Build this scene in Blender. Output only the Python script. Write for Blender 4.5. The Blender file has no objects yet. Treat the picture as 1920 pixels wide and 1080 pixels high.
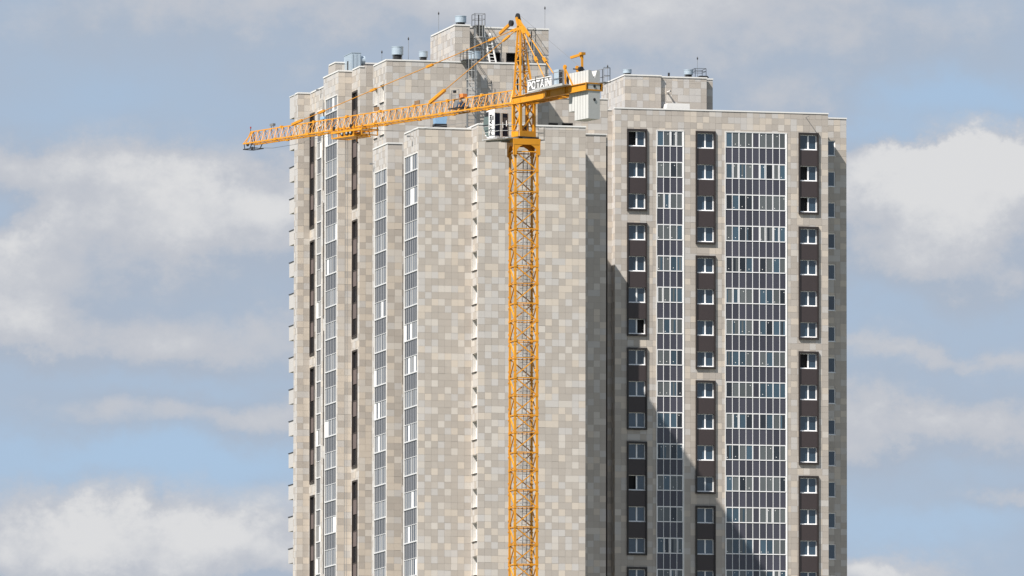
import bpy, math, random
from mathutils import Vector, Matrix
R = random.Random(7)
rad = math.radians
S = bpy.context.scene
COL = S.collection

# ------------------------------------------------------------------ camera
F = 19000.0                      # focal length in photo pixels (1920 wide)
TH = math.atan(4650/19000)       # yaw of the view against the facades
PH = math.atan(1690/19000)       # looking up from the ground
fh = Vector((math.sin(TH), math.cos(TH), 0)); rv = Vector((math.cos(TH), -math.sin(TH), 0))
fw = fh*math.cos(PH) + Vector((0, 0, 1))*math.sin(PH)
up = rv.cross(fw)
ROLL = 0.0013
rr = rv*math.cos(ROLL) + up*math.sin(ROLL); uu = up*math.cos(ROLL) - rv*math.sin(ROLL)
def ray(x, y): return fw*F + rr*(x-960) - uu*(y-540)
_v = ray(897, 233.7); _t = 896/_v.dot(fh)
CAM = Vector((-_v.x*_t, -_v.y*_t, 2.0))
ZN = 2.0 + _v.z*_t
def onY(x, y, Y):
    v = ray(x, y); return CAM + v*((Y-CAM.y)/v.y)
def onX(x, y, X):
    v = ray(x, y); return CAM + v*((X-CAM.x)/v.x)
def pt(x, y, d):
    v = ray(x, y); return CAM + v*(d/v.dot(fh))
cd = bpy.data.cameras.new('camera'); cam = bpy.data.objects.new('camera', cd); COL.objects.link(cam)
cd.sensor_width = 36; cd.lens = F*36/1920; cd.clip_start = 5; cd.clip_end = 60000
cam.matrix_world = Matrix(((rr.x, uu.x, -fw.x, CAM.x), (rr.y, uu.y, -fw.y, CAM.y), (rr.z, uu.z, -fw.z, CAM.z), (0, 0, 0, 1)))
S.camera = cam

# ------------------------------------------------------------------ light, sky, exposure
sd = Vector((0.848, 0.53, -1.20)).normalized()          # way the sunlight travels
EL = math.asin(-sd.z); AZ = math.atan2(-sd.x, -sd.y)
sl = bpy.data.lights.new('sun', 'SUN'); sl.energy = 4.7; sl.angle = rad(0.53); sl.color = (1.0, 0.945, 0.88)
so = bpy.data.objects.new('sun', sl); COL.objects.link(so)
so.rotation_euler = sd.to_track_quat('-Z', 'Y').to_euler(); so.location = (-60, -60, 160)
S.view_settings.view_transform = 'Standard'; S.view_settings.look = 'None'
S.view_settings.exposure = 0.88; S.view_settings.gamma = 1.0; S.view_settings.use_curve_mapping = False

W = bpy.data.worlds.new('World'); S.world = W; W.use_nodes = True
nt = W.node_tree; nt.nodes.clear()
class NB:
    """small helper that chains shader nodes"""
    def __init__(s, tree): s.t = tree
    def n(s, typ, **kw):
        o = s.t.nodes.new(typ)
        for k, v in kw.items(): setattr(o, k, v)
        return o
    def put(s, sock, v):
        if isinstance(v, bpy.types.NodeSocket): s.t.links.new(v, sock)
        else: sock.default_value = v
    def m(s, op, a, b=0.0, c=0.0, clamp=False):
        o = s.n('ShaderNodeMath', operation=op, use_clamp=clamp)
        s.put(o.inputs[0], a); s.put(o.inputs[1], b); s.put(o.inputs[2], c); return o.outputs[0]
    def vm(s, op, a, b=(0, 0, 0)):
        o = s.n('ShaderNodeVectorMath', operation=op); s.put(o.inputs[0], a); s.put(o.inputs[1], b)
        return o.outputs['Value'] if op in ('DOT_PRODUCT', 'LENGTH') else o.outputs[0]
    def mix(s, f, a, b):
        o = s.n('ShaderNodeMix', data_type='RGBA'); s.put(o.inputs[0], f); s.put(o.inputs[6], a); s.put(o.inputs[7], b); return o.outputs[2]
    def noise(s, vec, scale, detail=4, rough=0.5, dist=0.0):
        o = s.n('ShaderNodeTexNoise'); s.put(o.inputs['Vector'], vec); o.inputs['Scale'].default_value = scale
        o.inputs['Detail'].default_value = detail; o.inputs['Roughness'].default_value = rough; o.inputs['Distortion'].default_value = dist
        return o.outputs[0]
    def ramp(s, f, lo, hi):
        o = s.n('ShaderNodeMapRange', interpolation_type='SMOOTHSTEP'); s.put(o.inputs[0], f)
        o.inputs[1].default_value = lo; o.inputs[2].default_value = hi; return o.outputs[0]
B = NB(nt)
tc = B.n('ShaderNodeTexCoord'); D = tc.outputs['Generated']
sky = B.n('ShaderNodeTexSky', sky_type='NISHITA', sun_disc=False)
sky.sun_elevation = EL; sky.sun_rotation = AZ; sky.air_density = 1.0; sky.dust_density = 0.4; sky.ozone_density = 1.6
hi_ = B.vm('NORMALIZE', B.vm('ADD', D, (0, 0, 0.16)))
nt.links.new(hi_, sky.inputs['Vector'])
skyc = B.mix(0.62, sky.outputs[0], (2.25, 2.80, 3.35, 1))      # thin high veil over the whole sky
# clouds: directions measured in 1/100 rad about the compass bearing of the site
fd = B.m('MAXIMUM', B.vm('DOT_PRODUCT', D, tuple(fh)), 0.05)
az = B.m('MULTIPLY', B.m('DIVIDE', B.vm('DOT_PRODUCT', D, tuple(rv)), fd), 100)
el = B.m('MULTIPLY', B.m('DIVIDE', B.vm('DOT_PRODUCT', D, (0, 0, 1)), fd), 100)
BLOBS = [
    (700, 0, 620, 70, 0.36), (1300, 50, 460, 120, 0.38), (1500, 180, 130, 50, 0.20), (60, 310, 320, 45, 0.34), (430, 385, 280, 62, 0.52), (230, 450, 330, 95, 0.42), (0, 590, 130, 100, 0.60),
    (330, 630, 360, 60, 0.42), (450, 775, 280, 42, 0.34), (150, 1020, 320, 70, 0.66), (480, 1050, 280, 66, 0.50),
    (1690, 350, 160, 86, 0.58), (1890, 320, 170, 66, 0.80), (1800, 430, 240, 76, 0.46), (1700, 510, 260, 50, 0.24), (1770, 800, 290, 52, 0.52), (1640, 1070, 130, 38, 0.60), (1900, 925, 130, 24, 0.36), (1750, 665, 280, 18, 0.22),
    (330, 215, 360, 60, -0.14), (20, 395, 60, 30, -0.32), (230, 870, 420, 44, -0.52), (1810, 185, 150, 52, -0.70), (1650, 245, 90, 22, -0.42),
    (1760, 590, 320, 40, -0.12), (1700, 965, 260, 44, -0.22), (330, 712, 300, 22, -0.16)]
def P2(x, y): return (x-960)/190.0, (2230-y)/190.0
def density(d_, az_, el_):
    flat = B.vm('MULTIPLY', d_, (1, 1, 1.25))
    w1 = B.noise(flat, 60, 7, 0.66); w2 = B.noise(B.vm('ADD', flat, (3.1, 1.7, 0.4)), 60, 7, 0.66)
    azw = B.m('ADD', az_, B.m('MULTIPLY', B.m('SUBTRACT', w1, 0.5), 1.7)); elw = B.m('ADD', el_, B.m('MULTIPLY', B.m('SUBTRACT', w2, 0.5), 1.1))
    dn = B.m('MULTIPLY_ADD', B.m('SUBTRACT', B.noise(flat, 42, 9, 0.60), 0.5), 0.95, 0.52)
    for x, y, rx, ry, amp in BLOBS:
        u0, v0 = P2(x, y)
        a = B.m('MULTIPLY', B.m('SUBTRACT', azw, u0), 190.0/rx); b = B.m('MULTIPLY', B.m('SUBTRACT', elw, v0), 190.0/ry)
        g = B.m('EXPONENT', B.m('MULTIPLY', B.m('MULTIPLY_ADD', a, a, B.m('MULTIPLY', b, b)), -0.8))
        dn = B.m('MULTIPLY_ADD', g, amp, dn)
    return dn
dens = density(D, az, el)
above = density(B.vm('ADD', D, tuple(-rv*0.0012 + Vector((0, 0, 0.0026)))), B.m('ADD', az, -0.12), B.m('ADD', el, 0.26))
cov = B.ramp(dens, -0.05, 0.92)
thick = B.ramp(dens, 0.40, 1.75)
lit = B.m('MULTIPLY', B.m('SUBTRACT', dens, above), 0.75)     # sunlit upper edges, greyer bases
body = B.noise(B.vm('MULTIPLY', D, (1, 1, 1.4)), 130, 7, 0.6)
shade = B.m('MULTIPLY_ADD', B.m('SUBTRACT', body, 0.5), 0.75, B.m('ADD', thick, lit), clamp=True)
CK = 1.0                                             # cloud radiance before the background strength
g1_ = B.mix(B.ramp(shade, 0.0, 0.45), (2.28*CK, 2.64*CK, 3.20*CK, 1), (2.92*CK, 3.06*CK, 3.36*CK, 1))
gray = B.mix(B.ramp(shade, 0.38, 1.0), g1_, (3.95*CK, 3.98*CK, 4.05*CK, 1))
allc = B.mix(cov, skyc, gray)
bg = B.n('ShaderNodeBackground'); bg.inputs[1].default_value = 0.098
nt.links.new(allc, bg.inputs[0])
out = B.n('ShaderNodeOutputWorld'); nt.links.new(bg.outputs[0], out.inputs[0])

# ------------------------------------------------------------------ materials
def mat(name, col, rough=0.5, metal=0.0, spec=0.5, ior=1.45, grime=0.0, gscale=0.6, tone=0.0, bump=0.0, coat=0.0):
    m = bpy.data.materials.new(name); m.use_nodes = True
    b = NB(m.node_tree); p = m.node_tree.nodes['Principled BSDF']
    p.inputs['Roughness'].default_value = rough; p.inputs['Metallic'].default_value = metal
    p.inputs['Specular IOR Level'].default_value = spec; p.inputs['IOR'].default_value = ior
    p.inputs['Coat Weight'].default_value = coat
    c = (*col, 1)
    k = None
    if grime or bump:
        g = b.n('ShaderNodeNewGeometry'); st = b.vm('MULTIPLY', g.outputs['Position'], (1, 1, 0.35))
        n1 = b.noise(st, gscale, 5, 0.6); n2 = b.noise(g.outputs['Position'], gscale*9, 4, 0.6)
        nn = b.m('MULTIPLY_ADD', n2, 0.4, b.m('MULTIPLY', n1, 0.6))
        k = b.m('MULTIPLY_ADD', b.m('SUBTRACT', nn, 0.5), 2*grime, 1.0)
        b.put(p.inputs['Roughness'], b.m('MULTIPLY_ADD', b.m('SUBTRACT', n2, 0.5), 0.25, rough, clamp=True))
        if bump:
            bp = b.n('ShaderNodeBump'); bp.inputs['Strength'].default_value = bump; bp.inputs['Distance'].default_value = 0.02
            b.put(bp.inputs['Height'], n2); b.put(p.inputs['Normal'], bp.outputs[0])
    if tone:
        at = b.n('ShaderNodeAttribute', attribute_name='tone'); oi = b.n('ShaderNodeObjectInfo')
        f = b.m('FRACT', b.m('ADD', at.outputs['Fac'], oi.outputs['Random']))
        t = b.m('MULTIPLY_ADD', b.m('SUBTRACT', f, 0.5), 2*tone, 1.0)
        k = b.m('MULTIPLY', k, t) if k is not None else t
    if k is not None:
        v = b.vm('SCALE', c[:3]); vs = v.node; vs.inputs['Scale'].default_value = 1
        b.put(vs.inputs['Scale'], k); b.put(p.inputs['Base Color'], v)
    else: p.inputs['Base Color'].default_value = c
    return m
PK = 1.0
def pc(*c): return tuple(x*PK for x in c)
PANEL = [mat('stone_panel_taupe', pc(0.378, 0.342, 0.304), 0.42, grime=0.035, tone=0.03, spec=0.4),
         mat('stone_panel_grey', pc(0.448, 0.426, 0.403), 0.42, grime=0.035, tone=0.04, spec=0.4),
         mat('stone_panel_cream', pc(0.490, 0.436, 0.374), 0.42, grime=0.035, tone=0.04, spec=0.4),
         mat('stone_panel_warm_grey', pc(0.402, 0.366, 0.327), 0.42, grime=0.035, tone=0.03, spec=0.4),
         mat('stone_panel_pale', pc(0.488, 0.453, 0.411), 0.42, grime=0.035, tone=0.04, spec=0.4)]
BACK = mat('joint_grey', (0.31, 0.28, 0.25), 0.8, grime=0.1)
PLAIN = mat('plain_render', (0.38, 0.35, 0.32), 0.7, grime=0.1)
WHITE = mat('white_trim', (0.64, 0.63, 0.61), 0.45, grime=0.06)
UPVC = mat('white_upvc', (0.80, 0.80, 0.80), 0.3, grime=0.04)
REVEAL = mat('reveal_white', (0.62, 0.59, 0.55), 0.6, grime=0.06)
DARK = mat('dark_brown_metal', (0.026, 0.021, 0.020), 0.45, grime=0.12)
SPAN = mat('spandrel_brown', (0.044, 0.034, 0.034), 0.4, grime=0.15)
VOIDG = mat('dark_side_glass', (0.012, 0.013, 0.016), 0.25, spec=0.15)
SPAN_SUNLIT = mat('spandrel_sunlit_side', (0.115, 0.092, 0.088), 0.6, grime=0.1, spec=0.2)  # lighter copy of the brown spandrel, side-wall sunlight put into its colour
SPANG = mat('spandrel_glass', (0.050, 0.049, 0.063), 0.16, grime=0.14, tone=0.22, spec=0.6)
SPANL = mat('spandrel_loggia', (0.050, 0.051, 0.058), 0.4, grime=0.12, tone=0.15)
GLASS = mat('window_glass', (0.022, 0.040, 0.060), 0.03, ior=1.75, tone=0.45)
FRAMEL = mat('loggia_frame_grey', (0.56, 0.56, 0.56), 0.4, grime=0.06)
GLASSB = [mat('loggia_glass_grey', (0.090, 0.098, 0.098), 0.05, ior=1.6, tone=0.25, grime=0.25, gscale=1.2),
          mat('loggia_glass_blue', (0.040, 0.070, 0.095), 0.04, ior=1.65, tone=0.3, grime=0.3, gscale=1.2),
          mat('loggia_glass_dark', (0.022, 0.026, 0.032), 0.05, ior=1.5, tone=0.3)]
GLASSL = mat('loggia_glass_side', (0.085, 0.09, 0.095), 0.08, ior=1.6, tone=0.2, grime=0.2, gscale=1.4)
VOID = mat('dark_interior', (0.006, 0.006, 0.008), 0.8)
STICK = mat('white_sticker', (0.8, 0.8, 0.78), 0.6)
ROOF = mat('roof_felt', (0.12, 0.12, 0.12), 0.9, grime=0.2)
GALV = mat('galvanised_duct', (0.38, 0.45, 0.51), 0.38, metal=0.25, grime=0.12)
GALVB = mat('blue_grey_fan_housing', (0.22, 0.36, 0.52), 0.4, grime=0.1)
STEEL = mat('grey_steel', (0.20, 0.205, 0.21), 0.5, metal=0.3, grime=0.15)
STEELL = mat('light_steel', (0.46, 0.46, 0.45), 0.45, metal=0.3, grime=0.15)
BLACK = mat('black_paint', (0.018, 0.018, 0.02), 0.5)
YEL = mat('crane_yellow', (0.53, 0.228, 0.012), 0.5, grime=0.26, gscale=0.9, tone=0.09)
CONC = mat('counterweight_concrete', (0.46, 0.46, 0.445), 0.8, grime=0.2, gscale=1.1)
CABW = mat('cab_white', (0.70, 0.70, 0.70), 0.3, grime=0.05)
CABG = mat('cab_glass', (0.010, 0.014, 0.026), 0.25, spec=0.12)
CABF = mat('cab_front_glass', (0.10, 0.13, 0.12), 0.05, ior=1.6, grime=0.4, gscale=2.5)
SIGNB = mat('sign_mesh_grey', (0.15, 0.15, 0.15), 0.6)
GROUND = mat('ground_grass', (0.09, 0.10, 0.06), 0.95, grime=0.3, gscale=0.02)

# ------------------------------------------------------------------ mesh helpers
class MB:
    def __init__(s): s.v = []; s.f = []; s.mi = []; s.mats = []; s.tone = []; s.cur = 0.0
    def slot(s, m):
        if m not in s.mats: s.mats.append(m)
        return s.mats.index(m)
    def poly(s, pts, m, nrm=None):
        pts = [Vector(p) for p in pts]
        if nrm is not None and (pts[1]-pts[0]).cross(pts[2]-pts[0]).dot(nrm) < 0: pts.reverse()
        i = len(s.v); s.v += pts; s.f.append(list(range(i, i+len(pts)))); s.mi.append(s.slot(m)); s.tone.append(s.cur)
    def hexa(s, c, m, skip=()):
        """c: 8 corners, bottom ring 0-3, top ring 4-7"""
        ctr = sum((Vector(p) for p in c), Vector())/8
        for k, q in enumerate(((0, 1, 2, 3), (4, 5, 6, 7), (0, 1, 5, 4), (1, 2, 6, 5), (2, 3, 7, 6), (3, 0, 4, 7))):
            if k in skip: continue
            ps = [Vector(c[j]) for j in q]; s.poly(ps, m, sum(ps, Vector())/4-ctr)
    def box(s, a, b, m, skip=()):
        (x0, y0, z0), (x1, y1, z1) = a, b
        s.hexa([(x0, y0, z0), (x1, y0, z0), (x1, y1, z0), (x0, y1, z0), (x0, y0, z1), (x1, y0, z1), (x1, y1, z1), (x0, y1, z1)], m, skip)
    def bar(s, a, b, w, m, h=None, n=4, upv=None):
        a = Vector(a); b = Vector(b); d = (b-a)
        if d.length < 1e-6: return
        d.normalize(); upv = Vector(upv) if upv else (Vector((0, 0, 1)) if abs(d.z) < 0.95 else Vector((0, 1, 0)))
        x = d.cross(upv).normalized(); y = x.cross(d); h = h or w
        rng = []
        for k in range(n):
            t = 2*math.pi*(k+0.5)/n; q = math.sqrt(2) if n == 4 else 1
            rng.append(x*(math.cos(t)*w/2*q) + y*(math.sin(t)*h/2*q))
        for k in range(n):
            r0, r1 = rng[k], rng[(k+1) % n]; s.poly([a+r0, a+r1, b+r1, b+r0], m, r0+r1)
        s.poly([a+r for r in rng], m, -d); s.poly([b+r for r in rng], m, d)
    def cyl(s, c, r, z0, z1, m, n=20, r1=None, cap=True):
        r1 = r if r1 is None else r1
        for k in range(n):
            a, b = 2*math.pi*k/n, 2*math.pi*(k+1)/n
            s.poly([(c[0]+r*math.cos(a), c[1]+r*math.sin(a), z0), (c[0]+r*math.cos(b), c[1]+r*math.sin(b), z0),
                    (c[0]+r1*math.cos(b), c[1]+r1*math.sin(b), z1), (c[0]+r1*math.cos(a), c[1]+r1*math.sin(a), z1)], m, (math.cos(a), math.sin(a), 0))
        if cap:
            s.poly([(c[0]+r*math.cos(2*math.pi*k/n), c[1]+r*math.sin(2*math.pi*k/n), z0) for k in range(n)], m, (0, 0, -1))
            s.poly([(c[0]+r1*math.cos(2*math.pi*k/n), c[1]+r1*math.sin(2*math.pi*k/n), z1) for k in range(n)], m, (0, 0, 1))
    def wheel(s, c, ax, r, w, m, n=16):
        s.bar(Vector(c)-Vector(ax)*w/2, Vector(c)+Vector(ax)*w/2, r*2, m, n=n)
    def mesh(s, name, org=Vector()):
        me = bpy.data.meshes.new(name)
        me.from_pydata([tuple(p-org) for p in s.v], [], s.f)
        for m in s.mats: me.materials.append(m)
        me.polygons.foreach_set('material_index', s.mi)
        if any(s.tone):
            at = me.attributes.new('tone', 'FLOAT', 'FACE'); at.data.foreach_set('value', s.tone)
        me.update(); return me
    def build(s, name, parent=None, org=None, smooth=False, kind=None):
        org = Vector(org) if org is not None else (Vector(world(parent)) if parent else Vector())
        me = s.mesh(name, org)
        if smooth: me.polygons.foreach_set('use_smooth', [True]*len(me.polygons))
        return place(name, me, parent, org, kind)
WL = {}
def world(o): return WL[o.name] if o else Vector()
def place(name, me, parent, org, kind=None):
    o = bpy.data.objects.new(name, me); COL.objects.link(o)
    if parent: o.parent = parent
    o.location = Vector(org)-Vector(world(parent)); WL[o.name] = Vector(org)
    if kind: o['kind'] = kind
    return o
def empty(name, loc, parent=None):
    o = bpy.data.objects.new(name, None); COL.objects.link(o); o.empty_display_size = 0.5
    if parent: o.parent = parent
    o.location = Vector(loc)-Vector(world(parent)); WL[o.name] = Vector(loc); return o
def tag(o, label, cat, group=None):
    o['label'] = label; o['category'] = cat
    if group: o['group'] = group
    return o
CACHE = {}
def shared(key, name, parent, org, fn):
    """one mesh per key; fn(mb) draws it about the origin"""
    if key not in CACHE:
        mb = MB(); fn(mb); CACHE[key] = mb.mesh(name)
    return place(name, CACHE[key], parent, org)

# ------------------------------------------------------------------ cladded walls
GAP = 0.010; TK = 0.025
class Face:
    """vertical wall face; u runs to the right seen from outside"""
    def __init__(s, kind, plane, u0, u1, zt, zb=0.0):
        s.k = kind; s.p = plane; s.u0, s.u1 = min(u0, u1), max(u0, u1); s.zt = zt; s.zb = zb; s.holes = []
        s.U = Vector((1, 0, 0)) if kind == 'F' else Vector((0, -1, 0)); s.N = Vector((0, -1, 0)) if kind == 'F' else Vector((-1, 0, 0))
    def P(s, u, z, n=0.0):                     # u is world X (front) or world Y (left)
        return Vector((u, s.p-n, z)) if s.k == 'F' else Vector((s.p-n, u, z))
    def rect(s, mb, u0, u1, z0, z1, n, m): mb.poly([s.P(u0, z0, n), s.P(u1, z0, n), s.P(u1, z1, n), s.P(u0, z1, n)], m, s.N)
    def box(s, mb, u0, u1, z0, z1, n0, n1, m, skip=()):
        mb.hexa([s.P(u0, z0, n0), s.P(u1, z0, n0), s.P(u1, z0, n1), s.P(u0, z0, n1), s.P(u0, z1, n0), s.P(u1, z1, n0), s.P(u1, z1, n1), s.P(u0, z1, n1)], m, skip)
    def hole(s, u0, u1, z0, z1): s.holes.append((min(u0, u1), max(u0, u1), z0, z1))
    def uz(s, x, y):
        p = onY(x, y, s.p) if s.k == 'F' else onX(x, y, s.p)
        return (p.x if s.k == 'F' else p.y), p.z
def subtract(r, hs):
    out = [r]
    for h in hs:
        nx = []
        for (a, b, c, d) in out:
            if h[1] <= a or h[0] >= b or h[3] <= c or h[2] >= d: nx.append((a, b, c, d)); continue
            if h[0] > a: nx.append((a, h[0], c, d))
            if h[1] < b: nx.append((h[1], b, c, d))
            a2, b2 = max(a, h[0]), min(b, h[1])
            if h[2] > c: nx.append((a2, b2, c, h[2]))
            if h[3] < d: nx.append((a2, b2, h[3], d))
        out = nx
    return out
ZVIS = onY(960, 1230, 0).z                     # cladding is laid panel by panel down to here
WEIGHT = [0.42, 0.18, 0.15, 0.13, 0.12]
WARM_BOUNCE = [0.26, 0.10, 0.30, 0.14, 0.20]  # creamier mix for narrow fronts, imitates bounce light from the sunlit sides
def clad(face, wall, stuff, singles, rowh, colw, zref, want_single=False, seed=1, weights=WEIGHT):
    rg = random.Random(seed)
    for r in subtract((face.u0, face.u1, face.zb, face.zt), face.holes): face.rect(wall, *r, -TK, BACK if r[3] > ZVIS else PLAIN)
    for h in face.holes:                       # reveals
        for (a, b, c, d) in ((h[0], h[0], h[2], h[3]), (h[1], h[1], h[2], h[3])):
            wall.poly([face.P(a, c, -TK), face.P(a, c, -0.5), face.P(a, d, -0.5), face.P(a, d, -TK)], REVEAL)
        for z in (h[2], h[3]):
            wall.poly([face.P(h[0], z, -TK), face.P(h[1], z, -TK), face.P(h[1], z, -0.5), face.P(h[0], z, -0.5)], REVEAL)
        face.rect(wall, h[0], h[1], h[2], h[3], -0.5, VOID)
    if face.zb < ZVIS: face.rect(wall, face.u0, face.u1, face.zb, ZVIS-0.01, -0.005, PLAIN)
    nc = max(1, round((face.u1-face.u0)/colw)); cw = (face.u1-face.u0)/nc
    k0 = math.floor((max(ZVIS, face.zb)-zref)/rowh); k1 = math.ceil((face.zt-zref)/rowh)
    prev = {}
    for k in range(k1-1, k0-1, -1):
        last = None; c = 0
        while c < nc:
            q = rg.random(); span = 2 if (c+1 < nc and rg.random() < 0.05) else 1
            # light panels avoid each other the way the real pattern does
            ll = last in (1, 2, 4) if last is not None else False; la = prev.get(c) in (1, 2, 4)
            pl = sum(weights[t] for t in (1, 2, 4))*(1.32 if not (ll or la) else 0.95 if ll != la else 0.62)
            pool = (1, 2, 4) if q < pl else (0, 3)
            col = rg.choices(pool, [weights[t] for t in pool])[0]
            last = col
            for e in range(span): prev[c+e] = col
            z0, z1 = max(zref+k*rowh, face.zb), min(zref+(k+1)*rowh, face.zt)
            full = (face.u0+c*cw, face.u0+(c+span)*cw, z0, z1); c += span
            if z1-z0 < 0.03: continue
            for (a, b, cc, d) in subtract(full, face.holes):
                g = GAP/2
                if b-a < 0.05 or d-cc < 0.05: continue
                dn = rg.uniform(-0.006, 0.006)
                if want_single and len(singles) < 300 and (b-a) > cw*0.9 and (d-cc) > rowh*0.9:
                    singles.append((face, a+g, b-g, cc+g, d-g, dn, col)); continue
                stuff.cur = rg.uniform(0.01, 0.99)
                face.box(stuff, a+g, b-g, cc+g, d-g, -TK+0.005, dn, PANEL[col], skip=(2,))
def lay_singles(singles, parent):
    for (f, a, b, c, d, dn, col) in singles:
        w, h = round(b-a, 3), round(d-c, 3)
        def draw(mb, w=w, h=h, col=col):
            mb.box((0, 0, 0), (w, TK, h), PANEL[col], skip=(4,))
        shared(('panel', w, h, col), 'panel', parent, f.P(a, c, dn), draw)
def shell(wall, x0, x1, y0, y1, zt, zb=0.0, back=True):
    """right side, rear and roof of a block (its front and left faces are cladded)"""
    wall.poly([(x1, y0, zb), (x1, y1, zb), (x1, y1, zt), (x1, y0, zt)], PLAIN, (1, 0, 0))
    if back: wall.poly([(x0, y1, zb), (x1, y1, zb), (x1, y1, zt), (x0, y1, zt)], PLAIN, (0, 1, 0))
    wall.poly([(x0, y0, zt-0.5), (x1, y0, zt-0.5), (x1, y1, zt-0.5), (x0, y1, zt-0.5)], ROOF, (0, 0, 1))
def coping(par, x0, x1, y0, y1, zt, h=0.13, w=0.35, o=0.05, sides='FLRB'):
    for c, a, b in (('F', (x0-o, y0-o, zt), (x1+o, y0+w, zt+h)), ('B', (x0-o, y1-w, zt), (x1+o, y1+o, zt+h)),
                    ('L', (x0-o, y0+w, zt), (x0+w, y1-w, zt+h)), ('R', (x1-w, y0+w, zt), (x1+o, y1-w, zt+h))):
        if c in sides: mb = MB(); mb.box(a, b, WHITE); mb.build('parapet_coping', par, a)

# ------------------------------------------------------------------ ground
mb = MB(); mb.poly([(-30000, -30000, 0), (30000, -30000, 0), (30000, 30000, 0), (-30000, 30000, 0)], GROUND, (0, 0, 1))
g = mb.build('ground'); g['kind'] = 'structure'
mb = MB(); mb.poly([(-45, -110, 0.004), (130, -110, 0.004), (130, 140, 0.004), (-45, 140, 0.004)], mat('yard_concrete', (0.32, 0.31, 0.29), 0.9, grime=0.2, gscale=0.05), (0, 0, 1))
g = mb.build('building_yard'); g['kind'] = 'structure'

# ------------------------------------------------------------------ reference planes (metres)
zt_of = lambda x, y, Y: onY(x, y, Y).z
XR_N = onY(1098, 300, 0).x
YM = onX(884, 260, 0).y; XM = onY(785, 300, YM).x; YMb = onX(757, 260, XM).y
ZM = zt_of(786, 240.5, YM)
_k = pt(727, 280, 910.0); XK, YK = _k.x, _k.y; YKb = onX(700, 290, XK).y; ZK = zt_of(729, 269.5, YK)
_3 = pt(675, 130, 934.0); X3, Y3 = _3.x, _3.y; Y2 = onX(660, 140, X3).y; Z3 = zt_of(677, 126, Y3)
X2 = onY(634.5, 150, Y2).x; Y2b = onX(606.7, 150, X2).y; Z2 = zt_of(637, 134, Y2)
_1 = pt(581.7, 180, 953.5); X1, Y0 = _1.x, _1.y; Z1 = zt_of(581, 176, Y0); Y1f = onX(607.5, 170, X1).y
X0 = onY(558.7, 200, Y0).x; Y0b = onX(552, 200, X0).y; Y0c = onX(543.3, 200, X0).y; Z0 = zt_of(560, 175.5, Y0)
_T = pt(724.5, 120, 925.0); XT, YT = _T.x, _T.y; YTb = onX(699.2, 130, XT).y; ZT = zt_of(727, 113.5, YT)
XTr = onY(1022.5, 125, YT).x; XTl = onY(1008, 210, YT).x; ZTs = zt_of(1010, 172, YT)
YP = YT+1.5; XP = onY(853, 60, YP).x; XPm = onY(881, 60, YP).x; XPr = onY(1033, 70, YP).x; YPb = onX(807, 75, XP).y; ZP = zt_of(855, 48, YP)
YU = YP+15.0; XUr = onY(1139.3, 220, YU).x; ZU = zt_of(1130, 186.5, YU); XUq = onY(1136.5, 260, YU-0.4).x; ZQ = zt_of(1115, 252.5, YU-0.4)
YR = YP+46.5; XRl = onY(1153, 250, YR).x; XRr = onY(1552.6, 250, YR).x; ZR = zt_of(1155, 203.5, YR)
YRs = onX(1147, 250, XRl).y; YRR = YR+4.8; XRR = onY(1587, 300, YRR).x; ZRR = zt_of(1570, 223, YRR)
YQ = YR+3.0; XQ = onY(1171.7, 150, YQ).x; YQb = onX(1127.3, 165, XQ).y; ZQP = zt_of(1173, 141.5, YQ)
FLN = 63.45*896/F/ math.cos(PH) * 1.0

# ================================================================== LEFT TOWER
tA = tag(empty('apartment_tower', (XM, YM, 0)), 'stepped beige and grey panelled residential tower with many pale side walls, behind the yellow crane', 'building')
wall = MB(); stuff = MB(); singles = []
def floor_h(px, d): return px*d/F*1.0
def fl(face, x, y0, y1, n):
    """metres per floor from a span of n floors seen at column x"""
    return (face.uz(x, y0)[1]-face.uz(x, y1)[1])/n

# --- faces
fN = Face('F', 0, 0, XR_N, ZN); fNl = Face('L', 0, 0, YM, ZN)
fM = Face('F', YM, XM, 0, ZM); fMl = Face('L', XM, YM, YMb, ZM)
XKr = XM+1.5
fK = Face('F', YK, XK, XKr, ZK); fKl = Face('L', XK, YK, YKb, ZK)
f3 = Face('F', Y3, X3, XT+5, Z3); f3l = Face('L', X3, Y3, Y2, Z3)
f2 = Face('F', Y2, X2, X3, Z2); f2l = Face('L', X2, Y2, Y2b, Z2)
f1l = Face('L', X1, Y1f-1.5, Y0, Z1)
f0 = Face('F', Y0, X0, X1, Z0); f0l = Face('L', X0, Y0, Y0b, Z0)
fT = Face('F', YT, XT, XTl, ZT); fTl = Face('L', XT, YT, YTb, ZT)
fTo = Face('F', YT, XTl, XTr, ZT, ZTs)
fP = Face('F', YP, XP, XPm, ZP, ZT-3); fPr = Face('F', YP+0.9, XPm, XPr, ZP-0.05, 0); fPl = Face('L', XP, YP, YPb, ZP, ZT-0.6)
fU = Face('F', YU, XTl-3, XUr, ZU, ZQ-1); fQ = Face('F', YU-0.4, XTl-3, XUq, ZQ)

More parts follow.
